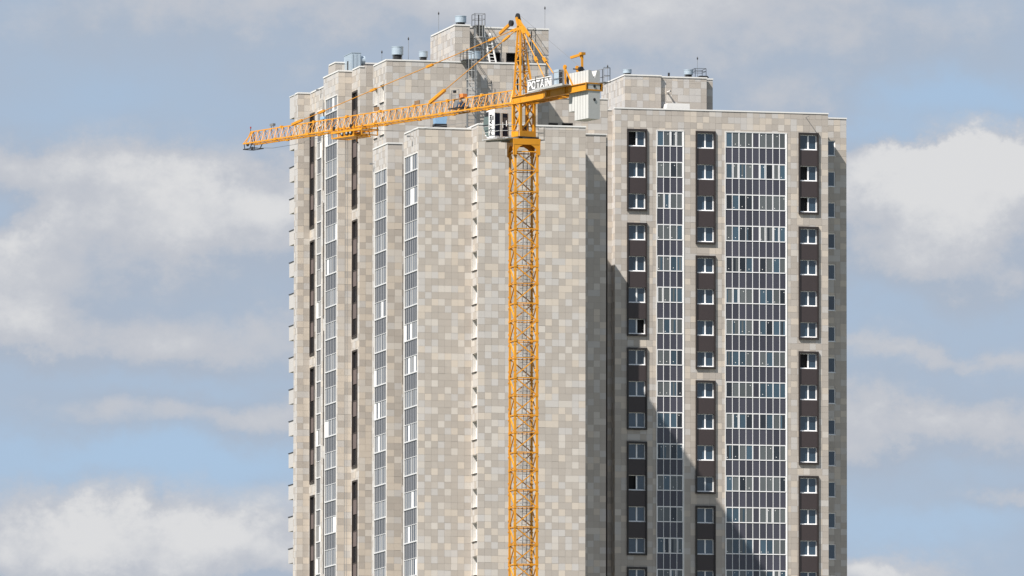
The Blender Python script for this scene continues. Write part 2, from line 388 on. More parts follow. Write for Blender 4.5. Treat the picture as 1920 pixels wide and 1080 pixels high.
def glazing(face, x0, x1, ytop, ysp, yfl, nfl, npan, parent, nfloors, name='loggia_glazing', seed=0):
    """full-height loggia strip on a left face: alternating glazed and spandrel rows.
    x0 (rear) .. x1 (front); ytop/ysp: top of glass and first spandrel at the rear edge; yfl: the same spandrel line nfl floors lower"""
    rg = random.Random(seed)
    ua, zt = face.uz(x0, ytop); ub = face.uz(x1, ytop)[0]; zs = face.uz(x0, ysp)[1]; H = (zs-face.uz(x0, yfl)[1])/nfl
    u0, u1 = min(ua, ub), max(ua, ub); zb = zs-nfloors*H
    face.hole(u0, u1, zb, zt)
    gh = H*0.5
    mb = MB()
    for e in (u0, u1-0.09): face.box(mb, e, e+0.09, zb, zt, -0.10, 0.035, WHITE)
    face.box(mb, u0+0.09, u1-0.09, zt-0.09, zt, -0.10, 0.03, WHITE)
    mb.build('loggia_surround', parent)
    pw = (u1-u0-0.18)/npan
    for k in range(nfloors):
        top = (zt-0.09) if k == 0 else zs-k*H+gh; mid = zs-k*H; bot = mid-(H-gh)
        if k == 0: top = min(top, zt-0.09)
        org = face.P(u0, mid, 0)
        bay = MB()
        face.box(bay, u0+0.09, u1-0.09, mid-0.05, mid+0.06, -0.09, 0.03, FRAMEL)
        face.box(bay, u0+0.09, u1-0.09, bot, bot+0.05, -0.09, 0.012, FRAMEL)
        for j in range(1, npan):
            a = u0+0.09+j*pw; w = 0.055 if j != npan//2 else 0.09
            face.box(bay, a-w/2, a+w/2, mid+0.06, top, -0.09, -0.012 if j != npan//2 else 0.01, FRAMEL)
            face.box(bay, a-0.02, a+0.02, bot+0.05, mid-0.05, -0.09, -0.022, FRAMEL)
        bo = bay.build(name, parent, org)
        pn = MB()
        for j in range(npan):
            pn.cur = rg.uniform(0.02, 0.98)
            mm = GLASSL if rg.random() > 0.30 else (UPVC if rg.random() < 0.22 else GLASSB[2])
            face.rect(pn, u0+0.09+j*pw, u0+0.09+(j+1)*pw, mid+0.06, top, -0.04, mm)
        pn.build('pane', bo, org)
        sp = MB()
        for j in range(npan):
            sp.cur = rg.uniform(0.02, 0.98); face.rect(sp, u0+0.09+j*pw, u0+0.09+(j+1)*pw, bot+0.05, mid-0.05, -0.036, SPANL)
        sp.build('spandrel_panel', bo, org)
    return H, zs
HM, zsM = glazing(fMl, 758.7, 783.8, 295, 326.5, 1020.2, 11, 7, tA, 16, seed=1)
HK, zsK = glazing(fKl, 702.8, 726.5-0.8, 323.5, 352.2, 1037.5, 11, 7, tA, 15, seed=2)
H2, zs2 = glazing(f2l, 610.7, 632.8, 186.7, 215.5, 215.5+60.57*14, 14, 7, tA, 18, seed=3)
H1, zs1 = glazing(f1l, 594.6, 603.8, 209, 238.9, 238.9+59.86*14, 14, 3, tA, 17, seed=4)

def dark_column(face, x0, x1, groups, nper, parent, span_first=False):
    """dark framed strips of windows on a left face; groups = (ytop, ybottom) at the rear edge"""
    for gi, (ya, yb) in enumerate(groups):
        ua, zt = face.uz(x0, ya); ub = face.uz(x1, ya)[0]; zb = face.uz(x0, yb)[1]
        u0, u1 = min(ua, ub), max(ua, ub); face.hole(u0+0.02, u1-0.02, zb+0.02, zt-0.02)
        n = nper[gi]; H = (zt-zb)/n if gi else (zt-zb)/n
        mb = MB()
        for e in (u0, u1-0.16): face.box(mb, e, e+0.16, zb, zt, -0.25, 0.07, DARK)
        for z in (zb, zt-0.16): face.box(mb, u0+0.16, u1-0.16, z, z+0.16, -0.25, 0.07, DARK)
        so_ = mb.build('window_surround', parent, face.P(u0, zb))
        fl_ = (zt-zb-0.32+1.35)/n
        for k in range(n):
            top = zt-0.16-k*fl_; wb = top-1.55
            w = MB(); face.rect(w, u0+0.16, u1-0.16, wb, top, -0.10, VOIDG); 
            face.box(w, u0+0.16, u1-0.16, wb-0.05, wb+0.03, -0.12, 0.0, DARK)
            for e in (u0+0.16, u1-0.21, (u0+u1)/2-0.03): face.box(w, e, e+0.05, wb+0.03, top, -0.12, -0.07, DARK)
            w.build('window', so_, face.P(u0, wb))
            if k < n-1:
                w = MB(); face.rect(w, u0+0.16, u1-0.16, top-fl_, wb-0.05, -0.03, SPAN_SUNLIT); w.build('spandrel_panel', so_, face.P(u0, wb))
dark_column(f1l, 580.9+0.9, 590.2, [(214, 430), (452.5, 668.4), (690, 908.1), (930, 1147)], [4, 4, 4, 4], tA)
dark_column(f3l, 660.9, 670.6, [(173, 392.5), (414, 635.25), (658, 878.75), (902, 1122)], [4, 4, 4, 4], tA)

# small deep windows on the narrow return between the two main fronts, and on the upper return
def deep_window(face, x0, x1, yt, yb, parent):
    ua, zb = face.uz(x0, yb); ub = face.uz(x1, yb)[0]; zt = face.uz(x0, yt)[1]
    u0, u1 = min(ua, ub), max(ua, ub); face.hole(u0, u1, zb, zt)
    w = MB()
    for e in (u0, u1-0.08): face.box(w, e, e+0.08, zb, zt, -0.45, -0.38, UPVC)
    for z in (zb, zt-0.08): face.box(w, u0+0.08, u1-0.08, z, z+0.08, -0.45, -0.38, UPVC)
    face.box(w, u0-0.03, u1+0.03, zb-0.05, zb-0.002, -0.3, 0.09, DARK)
    o = w.build('window', parent, face.P(u0, zb))
    w = MB(); face.rect(w, u0+0.08, u1-0.08, zb+0.08, zt-0.08, -0.43, GLASS); w.build('pane', o, face.P(u0, zb))
for k in range(15): deep_window(fNl, 885.6, 894.3, 318.4-35+63.45*k, 318.4+63.45*k, tA)
for k in range(4):
    deep_window(fTl, 701.2, 707.6, 167+60.8*k, 200+60.8*k, tA); deep_window(fTl, 712.6, 719.8, 160.5+60.8*k, 194+60.8*k, tA)

# open corner loggias at the far left edge
zs0 = f0l.uz(543.5, 315.6)[1]; H0 = (zs0-f0l.uz(543.5, 315.6+59.5*12)[1])/12
sh_ = MB(); 
for k in range(-2, 17):
    zt_ = zs0-k*H0; zb_ = zt_-1.35
    if k == -2: zt_ = Z0; zb_ = zs0+H0*2-1.35
    if zb_ > Z0: continue
    zt_ = min(zt_, Z0)
    m_ = MB(); m_.box((X0, Y0b+0.003, zb_), (X0+0.16, Y0c, zt_), PANEL[1]); m_.box((X0+0.16, Y0c-0.16, zb_), (X1+1, Y0c, zt_), PANEL[1])
    m_.box((X0+0.16, Y0b+0.02, zb_), (X1+1, Y0c-0.16, zb_+0.2), PLAIN)
    m_.box((X0-0.05, Y0b+0.003, zt_+0.002), (X0+0.2, Y0c+0.05, zt_+0.07), DARK if k > -2 else WHITE)
    m_.build('loggia_parapet', tA, (X0, Y0b, zb_))

# roof ventilation openings low in the rear wall
def void_on(face, x0, x1, y0, y1, parent, name='wall_opening', m=VOID):
    ua, zt = face.uz(x0, y0); ub, zb = face.uz(x1, y1); u0, u1 = min(ua, ub), max(ua, ub); face.hole(u0, u1, zb, zt)
    w = MB(); e = 0.06
    face.box(w, u0, u1, zb, zb+e, -0.3, 0.02, DARK); face.box(w, u0, u1, zt-e, zt, -0.3, 0.02, DARK)
    face.box(w, u0, u0+e, zb+e, zt-e, -0.3, 0.02, DARK); face.box(w, u1-e, u1, zb+e, zt-e, -0.3, 0.02, DARK); w.build(name, parent, face.P(u0, zb))
void_on(fU, 1023, 1046, 230.5, 236.5, tA); void_on(fU, 1054, 1074, 231, 236.5, tA)
void_on(fPr, 917, 938, 98, 116, tA, 'doorway'); void_on(fPr, 949, 968, 99, 116.5, tA, 'doorway')

def rowref(zfloor, H): return zfloor, H/5
zN0 = fNl.uz(885.6, 318.4)[1]; HN = (zN0-fNl.uz(885.6, 318.4+63.45*11)[1])/11
PWD = 0.61
COOL = [0.44, 0.26, 0.09, 0.17, 0.04]
SIDE_SUNLIT = [0.16, 0.46, 0.08, 0.12, 0.18]  # paler mix on side walls, part of their sunlit brightness is in the colour
clad(fN, wall, stuff, singles, HN/5, 0.605, zN0-0.1, True, 11)
clad(fM, wall, stuff, singles, HN/5, 0.605, zN0-0.1, False, 12)
clad(fNl, wall, stuff, singles, HN/5, 0.6, zN0-0.1, False, 13, SIDE_SUNLIT)
clad(fMl, wall, stuff, singles, HN/5, 0.6, zN0-0.1, False, 14, SIDE_SUNLIT)
clad(fK, wall, stuff, singles, HK/5, 0.64, zsK, False, 15, WARM_BOUNCE); clad(fKl, wall, stuff, singles, HK/5, 0.6, zsK, False, 16, SIDE_SUNLIT)
clad(f3, wall, stuff, singles, H2/5, 0.62, zs2, False, 17, WARM_BOUNCE); clad(f3l, wall, stuff, singles, H2/5, 0.6, zs2, False, 18, SIDE_SUNLIT)
clad(f2, wall, stuff, singles, H2/5, 0.62, zs2, False, 19, WARM_BOUNCE); clad(f2l, wall, stuff, singles, H2/5, 0.6, zs2, False, 20, SIDE_SUNLIT)
clad(f1l, wall, stuff, singles, H1/5, 0.6, zs1, False, 21, SIDE_SUNLIT)
clad(f0, wall, stuff, singles, H1/5, 0.6, zs1, False, 22, WARM_BOUNCE); clad(f0l, wall, stuff, singles, H1/5, 0.6, zs1, False, 23, SIDE_SUNLIT)
clad(fT, wall, stuff, singles, HN/5, 0.6, zN0+0.2, False, 24, COOL); clad(fTl, wall, stuff, singles, HN/5, 0.6, zN0+0.2, False, 25, SIDE_SUNLIT); clad(fTo, wall, stuff, singles, HN/5, 0.6, zN0+0.2, False, 26, COOL)
clad(fP, wall, stuff, singles, HN/5, 0.6, zN0+0.2, False, 27, COOL); clad(fPr, wall, stuff, singles, HN/5, 0.62, zN0+0.2, False, 28, COOL); clad(fPl, wall, stuff, singles, HN/5, 0.6, zN0+0.2, False, 29, SIDE_SUNLIT)
clad(fU, wall, stuff, singles, HN/5, 0.62, zN0+0.2, False, 30); clad(fQ, wall, stuff, singles, HN/5, 0.6, zN0+0.2, False, 31)
# shells
shell(wall, 0, XR_N, 0, 14, ZN); wall.poly([(0, YM, ZM), (0, 14, ZM), (0, 14, ZN), (0, YM, ZN)], PLAIN, (-1, 0, 0))
shell(wall, XM, 0, YM, YMb, ZM)
shell(wall, XK, XKr, YK, YKb, ZK)
shell(wall, X3, XT+5, Y3, Y3+12, Z3); shell(wall, X2, X3, Y2, Y2b, Z2)
shell(wall, X1, X1+12, Y1f-1.5, Y0, Z1); shell(wall, X0, X1, Y0, Y0b, Z0)
wall.poly([(X1, Y1f-1.5, 0), (X1+12, Y1f-1.5, 0), (X1+12, Y1f-1.5, Z1), (X1, Y1f-1.5, Z1)], PLAIN, (0, -1, 0))
shell(wall, XT, XTl, YT, YTb, ZT); wall.box((XTl+0.002, YT+0.06, ZTs), (XTr, YP+0.85, ZT-0.3), PLAIN)
shell(wall, XP, XPm, YP, YPb, ZP, 0); shell(wall, XPm, XPr, YP+0.9, YPb, ZP-0.05, 0); wall.box((XPr-3.0, YPb+0.01, 0), (XPr-0.004, YP+37, ZP-0.055), PLAIN)   # unseen rear fin, added to carry the roof shadow onto the right block
shell(wall, XTl-3, XUr, YU, YU+6, ZU); shell(wall, XTl-3, XUq, YU-0.4, YU-0.02, ZQ)
# copings
coping(tA, 0, XR_N, 0, 14, ZN); coping(tA, XM, -0.06, YM, YMb, ZM, sides='FL')
coping(tA, XK, XKr, YK, YKb, ZK, sides='FLB'); coping(tA, X3, XT, Y3, Y2, Z3, sides='FL'); coping(tA, X2, X3-0.06, Y2, Y2b, Z2, sides='FLB')
coping(tA, X1, X1+6, Y1f-1.5, Y0, Z1, sides='L'); coping(tA, X0, X1-0.06, Y0, Y0b, Z0, sides='FL')
coping(tA, XT, XTr, YT, YTb, ZT, sides='FL'); coping(tA, XP, XPm, YP, YPb, ZP, sides='FL'); coping(tA, XPm+0.06, XPr, YP+0.9, YPb, ZP-0.05, sides='FR')
coping(tA, XTl, XUr, YU, YU+6, ZU, h=0.1, sides='FR'); coping(tA, XR_N-3, XUq, YU-0.4, YU-0.1, ZQ, w=0.26, h=0.1, o=0.08, sides='F')
# set-back roof block behind the left parapets
Yb = Y2+7; xa = onY(629, 130, Yb).x; xb = onY(724, 130, Yb).x; za = zt_of(640, 118.5, Yb)
fB = Face('F', Yb, xa, xb, za, Z2-2); clad(fB, wall, stuff, singles, HN/5, 0.6, zN0, False, 33)
shell(wall, xa, xb, Yb, Yb+3, za, Z2-2); wall.poly([(xa, Yb, Z2-2), (xa, Yb+3, Z2-2), (xa, Yb+3, za), (xa, Yb, za)], PLAIN, (-1, 0, 0)); coping(tA, xa, xb, Yb, Yb+3, za, sides='FL')
wall.build('wall', tA); stuff.build('cladding', tA, kind='stuff'); lay_singles(singles, tA)
# thin dark side frames and rain pipes seen edge-on
def strip(face, x, segs, name='rain_pipe', w=0.07, dn=0.12, m=DARK):
    for (ya, yb) in segs:
        u, zt = face.uz(x, ya); zb = face.uz(x, yb)[1]; mb = MB(); face.box(mb, u-w/2, u+w/2, zb, zt, 0.0+0.012, dn, m); mb.build(name, tA, face.P(u, zb))
strip(f2l, 607.6, [(205, 357), (380, 597), (620, 836), (860, 1076)], 'side_frame', 0.06, 0.08)
strip(fK, 755.2, [(308, 471), (495, 721), (745, 909), (933, 1150)], 'side_frame', 0.04, 0.10)

# ================================================================== RIGHT TOWER
tB = tag(empty('apartment_block', (XRl, YR, 0)), 'flat fronted panelled residential block with dark framed window columns and glazed loggias', 'building')
wall = MB(); stuff = MB(); singles = []
fR = Face('F', YR, XRl, XRr, ZR); fRs = Face('F', YRs, XRl-14, XRl, ZR-0.05); fRl = Face('L', XRl, YR, YRs, ZR)
fRR = Face('F', YRR, XRr, XRR, ZRR)
xq1 = onY(1239.5, 150, YQ).x; xq2 = onY(1325, 150, YQ+0.3).x; xq3 = onY(1336.3, 150, YQ+0.8).x
fQ1 = Face('F', YQ, XQ, xq1, ZQP, ZR-1.5); fQ2 = Face('F', YQ+0.3, xq1, xq2, ZQP-0.06, ZR-1.5); fQ3 = Face('F', YQ+0.8, xq2, xq3, ZQP-0.1, ZR-1.5); fQl = Face('L', XQ, YQ, YQb, ZQP, ZR-4)
HR = (fR.uz(1195, 271.8)[1]-fR.uz(1195, 271.8+58.77*13)[1])/13      # storey height
NFL = 17
def surround_group(face, x0, x1, ya, yb, n, opens, parent):
    u0, zt = face.uz(x0, ya); u1 = face.uz(x1, ya)[0]; zb = zt-((n-1)*HR+1.89)
    face.hole(u0+0.04, u1-0.04, zb+0.04, zt-0.04)
    t = 0.15
    def dr(mb):
        W_, H_ = u1-u0, zt-zb
        for (a, b, c, d) in ((0, t, 0, H_), (W_-t, W_, 0, H_), (t, W_-t, 0, t+0.04), (t, W_-t, H_-t-0.05, H_)):
            mb.box((a, -0.16, c), (b, 0.30, d), DARK)
    so_ = shared(('sur', round(u1-u0, 2), n), 'window_surround', parent, face.P(u0, zb), dr)
    iw = u1-u0-2*t
    for k in range(n):
        top = zt-t-0.05-k*HR; wb = top-1.46
        org = face.P(u0+t, wb)
        wn = empty('window', org, so_) if False else None
        def df(mb, iw=iw):
            b = 0.06; h = 1.46; y = 0.17
            mb.box((0, y, 0), (b, y+0.06, h), UPVC); mb.box((iw-0.10, y-0.02, 0), (iw, y+0.06, h), UPVC)
            mb.box((b, y-0.02, 0), (iw-0.10, y+0.06, 0.08), UPVC); mb.box((b, y, h-0.06), (iw-0.10, y+0.06, h), UPVC)
            mb.box((iw*0.5-0.07, y-0.02, 0.08), (iw*0.5+0.07, y+0.06, h-0.06), UPVC)
            mb.box((0.01, -0.04, -0.045), (iw-0.01, y+0.05, -0.003), UPVC)
        fo = shared(('winf', round(iw, 2)), 'window', so_, org, df)
        for sd_, (a, b) in enumerate(((0.06, iw*0.5-0.07), (iw*0.5+0.07, iw-0.10))):
            op = (k, sd_) in opens
            def dp(mb, a=a, b=b, op=op):
                y = 0.40 if op else 0.20
                mb.box((a, y, 0.08), (b, y+0.02, 1.40), VOID if op else GLASS)
            shared(('pane', round(a, 2), round(b, 2), op), 'pane', fo, org, dp)
        if k < n-1:
            h = HR-1.46-0.06
            def ds(mb, iw=iw, h=h): mb.box((0, -0.075, 0), (iw, 0.30, h), SPAN)
            shared(('sp', round(iw, 2)), 'spandrel_panel', so_, org-Vector((0, 0, h+0.055)), ds)
OP1 = [{(0, 0)}, {(3, 1)}, set(), {(1, 0)}, set()]
for (ya, n), op in zip(((241.3, 3), (417.2, 4), (651.5, 3), (827.5, 4), (1063, 4)), OP1): surround_group(fR, 1175.4, 1213, ya, 0, n, op, tB)
for ya, n in ((245.5, 4), (479, 4), (713, 4), (948, 4)): surround_group(fR, 1304, 1341.3, ya, 0, n, set(), tB)
for (ya, n), op in zip(((248.6, 3), (424.6, 4), (658.6, 4), (892, 4), (1128, 2)), ({(1, 0), (2, 0)}, set(), {(0, 0)}, set(), set())): surround_group(fR, 1497, 1534.6, ya, 0, n, op, tB)

def loggia_column(face, x0, x1, ytop, ncol, blank, parent, seed):
    rg = random.Random(seed)
    u0, zt = face.uz(x0, ytop); u1 = face.uz(x1, ytop)[0]; zb = zt-NFL*HR
    face.hole(u0, u1, zb, zt)
    W_ = u1-u0; pw = W_/ncol; gh = 1.47
    mb = MB(); face.box(mb, u0-0.07, u0, zb, zt+0.08, -0.05, 0.05, WHITE); face.box(mb, u1, u1+0.07, zb, zt+0.08, -0.05, 0.05, WHITE); face.box(mb, u0, u1, zt, zt+0.08, -0.05, 0.05, WHITE)
    mb.build('loggia_surround', parent, face.P(u0, zt))
    for k in range(NFL):
        top = zt-k*HR; org = face.P(u0, top)
        def df(mb):
            mb.box((0, -0.03, -gh-0.035), (W_, 0.045, -gh+0.045), UPVC); mb.box((0, -0.025, -HR), (W_, 0.045, -HR+0.04), UPVC); mb.box((0, -0.02, -0.055), (W_, 0.045, 0), UPVC)
            for j in range(ncol+1):
                c = j*pw; thick = 0.05
                if j in (0, ncol): thick = 0.10
                elif blank is None and j == ncol//2: thick = 0.10
                elif blank is not None and j in (2, blank, blank+1, 7): thick = 0.09
                a, b = max(0, c-thick/2), min(W_, c+thick/2)
                if j == 0: b = 0.08
                if j == ncol: a = W_-0.13
                mb.box((a, -0.028, -gh+0.055), (b, 0.045, -0.055), UPVC)
                a, b = max(0, c-0.024), min(W_, c+0.024)
                if j == ncol: a = W_-0.09
                mb.box((a, -0.018, -HR+0.05), (b, 0.045, -gh-0.045), UPVC)
        bo = shared(('logf', ncol), 'loggia_glazing', parent, org, df)
        for j in range(ncol):
            a, b = j*pw+0.02, (j+1)*pw-0.02
            def ds(mb): mb.box((0.0, 0.012, -HR+0.03), (pw-0.04, 0.04, -gh-0.02), SPANG)
            if k < NFL: shared(('logs', ncol), 'spandrel_panel', bo, org+Vector((a, 0, 0)), ds)
            if blank is not None and j == blank:
                def db(mb): mb.box((0.0, 0.012, -gh+0.03), (pw-0.04, 0.04, -0.03), SPANG)
                shared(('logb', ncol), 'blank_panel', bo, org+Vector((a, 0, 0)), db); continue
            q = rg.random(); gm = GLASSB[0] if q < 0.52 else GLASSB[1] if q < 0.83 else GLASSB[2]
            st = rg.random(); pl = rg.randrange(4); sash = rg.random() < 0.09; curtain = rg.random() < 0.22
            def dg(mb):
                mb.box((0.0, 0.015, -gh+0.03), (pw-0.04, 0.04, -0.03), gm)
                if st < 0.62:
                    px_, pz_ = ((0.2, -0.25), (0.42, -0.3), (0.3, -1.15), (0.15, -1.25))[pl]
                    ring = [(px_+0.042*math.cos(i*math.pi/4), 0.009, pz_+0.042*math.sin(i*math.pi/4)) for i in range(8)]; mb.poly(ring, STICK, (0, -1, 0))
                if sash:
                    for aa, bb in ((0.05, 0.11), (pw-0.16, pw-0.10)): mb.box((aa, -0.012, -gh+0.06), (bb, 0.0145, -0.06), UPVC)
                if curtain: mb.box((0.04+0.1*pl, 0.011, -gh+0.05), (0.22+0.1*pl, 0.0145, -0.12), GLASSB[(pl+1) % 3])
            shared(('logg', ncol, gm.name, st < 0.62, pl, sash, curtain), 'pane', bo, org+Vector((a, 0, 0)), dg)
loggia_column(fR, 1231.6, 1281.4, 245.0, 4, None, tB, 5)
loggia_column(fR, 1360.2, 1474.2, 247.6, 9, 4, tB, 6)
# windows of the recessed right flank
u0 = XRr-0.8
for k in range(16):
    zt_ = fRR.uz(1560, 263.5)[1]-k*HR; u1 = fRR.uz(1566, 270)[0]; a0 = XRr+0.02
    fRR.hole(a0, u1, zt_-1.5, zt_)
    def dw(mb):
        w = u1-a0
        mb.box((0, 0.1, 0), (w-0.09, 0.16, 0.09), UPVC); mb.box((w-0.09, 0.1, 0), (w, 0.16, 1.5), UPVC); mb.box((0, 0.1, 1.42), (w-0.09, 0.16, 1.5), UPVC); mb.box((0, -0.06, -0.05), (w+0.03, 0.16, -0.002), UPVC)
    wo = shared('flankw', 'window', tB, fRR.P(a0, zt_-1.5), dw)
    shared('flankp', 'pane', wo, fRR.P(a0, zt_-1.5), lambda mb: mb.box((0, 0.13, 0.09), (u1-a0-0.09, 0.15, 1.42), GLASS))
zR0 = fR.uz(1195, 271.8)[1]
WR = [0.42, 0.16, 0.16, 0.20, 0.06]
clad(fR, wall, stuff, singles, HR/5, 0.64, zR0-0.1, True, 41, WR); clad(fRs, wall, stuff, singles, HR/5, 0.64, zR0-0.1, False, 42, WR); clad(fRl, wall, stuff, singles, HR/5, 0.64, zR0-0.1, False, 43, SIDE_SUNLIT)
clad(fRR, wall, stuff, singles, HR/5, 0.64, zR0-0.1, False, 44, WR)
for i, f in enumerate((fQ1, fQ2, fQ3)): clad(f, wall, stuff, singles, HR/5*1.12, 0.62, zR0-0.1, False, 45+i, COOL)
clad(fQl, wall, stuff, singles, HR/5*1.12, 0.62, zR0-0.1, False, 49, SIDE_SUNLIT)
shell(wall, XRl, XRr, YR, YR+16, ZR); shell(wall, XRl-14, XRl, YRs, YR+16, ZR-0.05); shell(wall, XRr, XRR, YRR, YR+16, ZRR)
shell(wall, XQ, xq1, YQ, YQb, ZQP, ZR-4); shell(wall, xq1, xq2, YQ+0.3, YQb, ZQP-0.06, ZR-4); shell(wall, xq2, xq3, YQ+0.8, YQb, ZQP-0.1, ZR-4)
coping(tB, XRl, XRr, YR, YR+16, ZR, sides='FR'); coping(tB, XRl-14, XRl-0.06, YRs, YR+16, ZR-0.05, sides='F'); coping(tB, XRr+0.06, XRR, YRR, YR+16, ZRR, sides='FR')
coping(tB, XQ, xq1, YQ, YQb, ZQP, sides='FL'); coping(tB, xq1+0.06, xq2, YQ+0.3, YQb, ZQP-0.06, sides='F'); coping(tB, xq2+0.06, xq3, YQ+0.8, YQb, ZQP-0.1, sides='FR')
# unseen lower wing, added and sized to cast the steep shadow on the front
YV = YR-4.0; xv = onY(1099, 385, YV).x; zv = onY(1099, 385, YV).z
fV = Face('F', YV, xv-9, xv, zv); clad(fV, wall, stuff, singles, HR/5, 0.64, zR0-0.1, False, 50, WR); shell(wall, xv-9, xv, YV, YRs, zv); coping(tB, xv-9, xv, YV, YRs, zv, sides='FR')
wall.build('wall', tB); stuff.build('cladding', tB, kind='stuff'); lay_singles(singles, tB)

# ================================================================== TOWER CRANE
AL = rad(33.0)
CR = pt(981.7, 400, 822.0); CR.z = 0
J = (-rv*math.sin(AL) + fh*math.cos(AL)).normalized(); Q = (rv*math.cos(AL) + fh*math.sin(AL)).normalized(); Z = Vector((0, 0, 1))
def cp(s, q, z): return CR + J*s + Q*q + Z*z
def cj(x, y, q=0.0):
    """along-jib distance and height of the point seen at (x, y) in the plane q metres right of the jib axis"""
    v = ray(x, y); o = CR + Q*q; t = (o-CAM).dot(Q)/v.dot(Q); p = CAM+v*t; return (p-CR).dot(J), p.z
def cz(y): return pt(981.7, y, 822.0).z
crane = tag(empty('tower_crane', CR), 'yellow lattice tower crane with white cab and concrete counterweights standing before the left tower', 'crane')
# --- mast
MW = 1.83; zj0 = cz(358.8); MH = zj0-cz(428.4); zTop = cz(284)
def leg_at(mb, x, y, z0, z1, w=0.17): mb.box((x-w/2, y-w/2, z0), (x+w/2, y+w/2, z1), YEL)
def section(mb, h=MH):
    a = MW/2
    cs = [(-a, -a), (a, -a), (a, a), (-a, a)]
    for x, y in cs:
        leg_at(mb, x, y, 0, h)
        for z in (0.0, h*0.5-0.12, h-0.2): mb.box((x-0.11, y-0.11, z+0.003), (x+0.11, y+0.11, z+0.2), YEL)
        for z in (0.42, h-0.5): mb.box((x-0.15, y-0.06, z), (x+0.15, y+0.06, z+0.1), YEL)
    for (x0, y0), (x1, y1), flip in ((cs[0], cs[1], 0), (cs[3], cs[2], 1), (cs[3], cs[0], 0), (cs[2], cs[1], 1)):
        for z, w in ((h-0.1, 0.09), (h*0.5, 0.065)): mb.bar((x0, y0, z), (x1, y1, z), w, YEL)
        p, q = ((x0, y0), (x1, y1)) if not flip else ((x1, y1), (x0, y0))
        mb.bar((*p, h-0.1), (*q, h*0.5), 0.09, YEL); mb.bar((*q, h*0.5), (*p, 0.05), 0.09, YEL)
def ladder_mesh(mb, h=MH, plat=True):
    x0 = 0.15
    for y in (-0.2, 0.2): mb.bar((x0+y*0.9, 0.35, 0), (x0+y*0.9+0.18, 0.5, h), 0.045, STEEL)
    for i in range(10): t = (i+0.5)/10; mb.bar((x0-0.18+0.18*t, 0.35+0.15*t, t*h), (x0+0.18+0.18*t, 0.35+0.15*t, t*h), 0.025, STEEL)
    for z in (0.5, 1.2, 1.9, 2.6):
        ring = [(x0+0.09+0.42*math.cos(t*math.pi/4), 0.42-0.55*math.sin(t*math.pi/4), z) for t in range(5)]
        for a, b in zip(ring, ring[1:]): mb.bar(a, b, 0.03, STEEL)
    for t in (1, 2, 3):
        x, y = x0+0.09+0.42*math.cos(t*math.pi/4), 0.42-0.55*math.sin(t*math.pi/4); mb.bar((x, y, 0.5), (x, y, 2.6), 0.025, STEEL)
    if plat:
        mb.box((-0.75, -0.2, h*0.5+0.10), (0.78, 0.78, h*0.5+0.15), STEELL)
        for x in (-0.7, 0.75): mb.bar((x, -0.2, h*0.5+0.15), (x, -0.2, h*0.5+1.15), 0.03, STEEL)
        mb.bar((-0.7, -0.2, h*0.5+1.15), (0.75, -0.2, h*0.5+1.15), 0.03, STEEL); mb.bar((-0.7, -0.2, h*0.5+0.65), (0.75, -0.2, h*0.5+0.65), 0.025, STEEL)
n = 0
z = zj0
secs = []
while z > MH*0.4: z -= MH; secs.append(z)
for k, z in enumerate([zj0]+secs):
    zz = max(z, 0.0); h = (zTop-zj0) if k == 0 else MH
    if k == 0:
        mb = MB(); section(mb, h); o = place('mast_section', mb.mesh('mast_top_section'), crane, CR+Z*zj0)
        mb = MB(); ladder_mesh(mb, h, True); place('ladder', mb.mesh('ladder_top'), o, CR+Z*zj0)
    else:
        if z < 0: z = 0.0
        o = shared('mast', 'mast_section', crane, CR+Z*z, lambda mb: section(mb))
        pl = k % 2 == 1
        shared(('ladder', pl), 'ladder', o, CR+Z*z, lambda mb: ladder_mesh(mb, MH, pl))
# --- collar above the mast
zc0, zc1 = cz(273.5), cz(262.5)
mb = MB(); a = 1.13
for (p, q) in (((-a, -a), (a, -a)), ((a, -a), (a, a)), ((a, a), (-a, a)), ((-a, a), (-a, -a))):
    P, Q2 = Vector((*p, 0)), Vector((*q, 0)); d = (Q2-P).normalized(); nn = Vector((d.y, -d.x, 0))
    A, B_ = CR+P-d*0.0, CR+Q2
    i0 = -nn*0.16
    mb.hexa([A+Z*zc0, B_+Z*zc0, B_+i0+Z*zc0, A+i0+Z*zc0, A+nn*0.02+Z*zc1, B_+nn*0.02+Z*zc1, B_+i0+Z*zc1, A+i0+Z*zc1], YEL)
    for e, f in ((A, d), (B_, -d)):            # curved gussets
        pr = [(0.0, 0.0), (0.85, 0.0), (0.55, -0.16), (0.34, -0.42), (0.26, -0.85), (0.0, -0.85)]
        f0_ = [e+f*u+Z*(zc0+w-0.002)-nn*0.02 for u, w in pr]; f1_ = [x-nn*0.06 for x in f0_]
        mb.poly(f0_, YEL, nn); mb.poly(f1_, YEL, -nn)
        for i in range(len(pr)): j = (i+1) % len(pr); mb.poly([f0_[i], f0_[j], f1_[j], f1_[i]], YEL)
mb.box((CR.x-a, CR.y-a, zc1-0.05), (CR.x+a, CR.y+a, zc1+0.001), YEL)
mb.build('mast_head', crane, CR+Z*zc0)
mb = MB(); mb.cyl((CR.x, CR.y), 1.02, zc1+0.002, cz(259.5), BLACK, 28); mb.build('slewing_ring', crane, CR+Z*zc1)
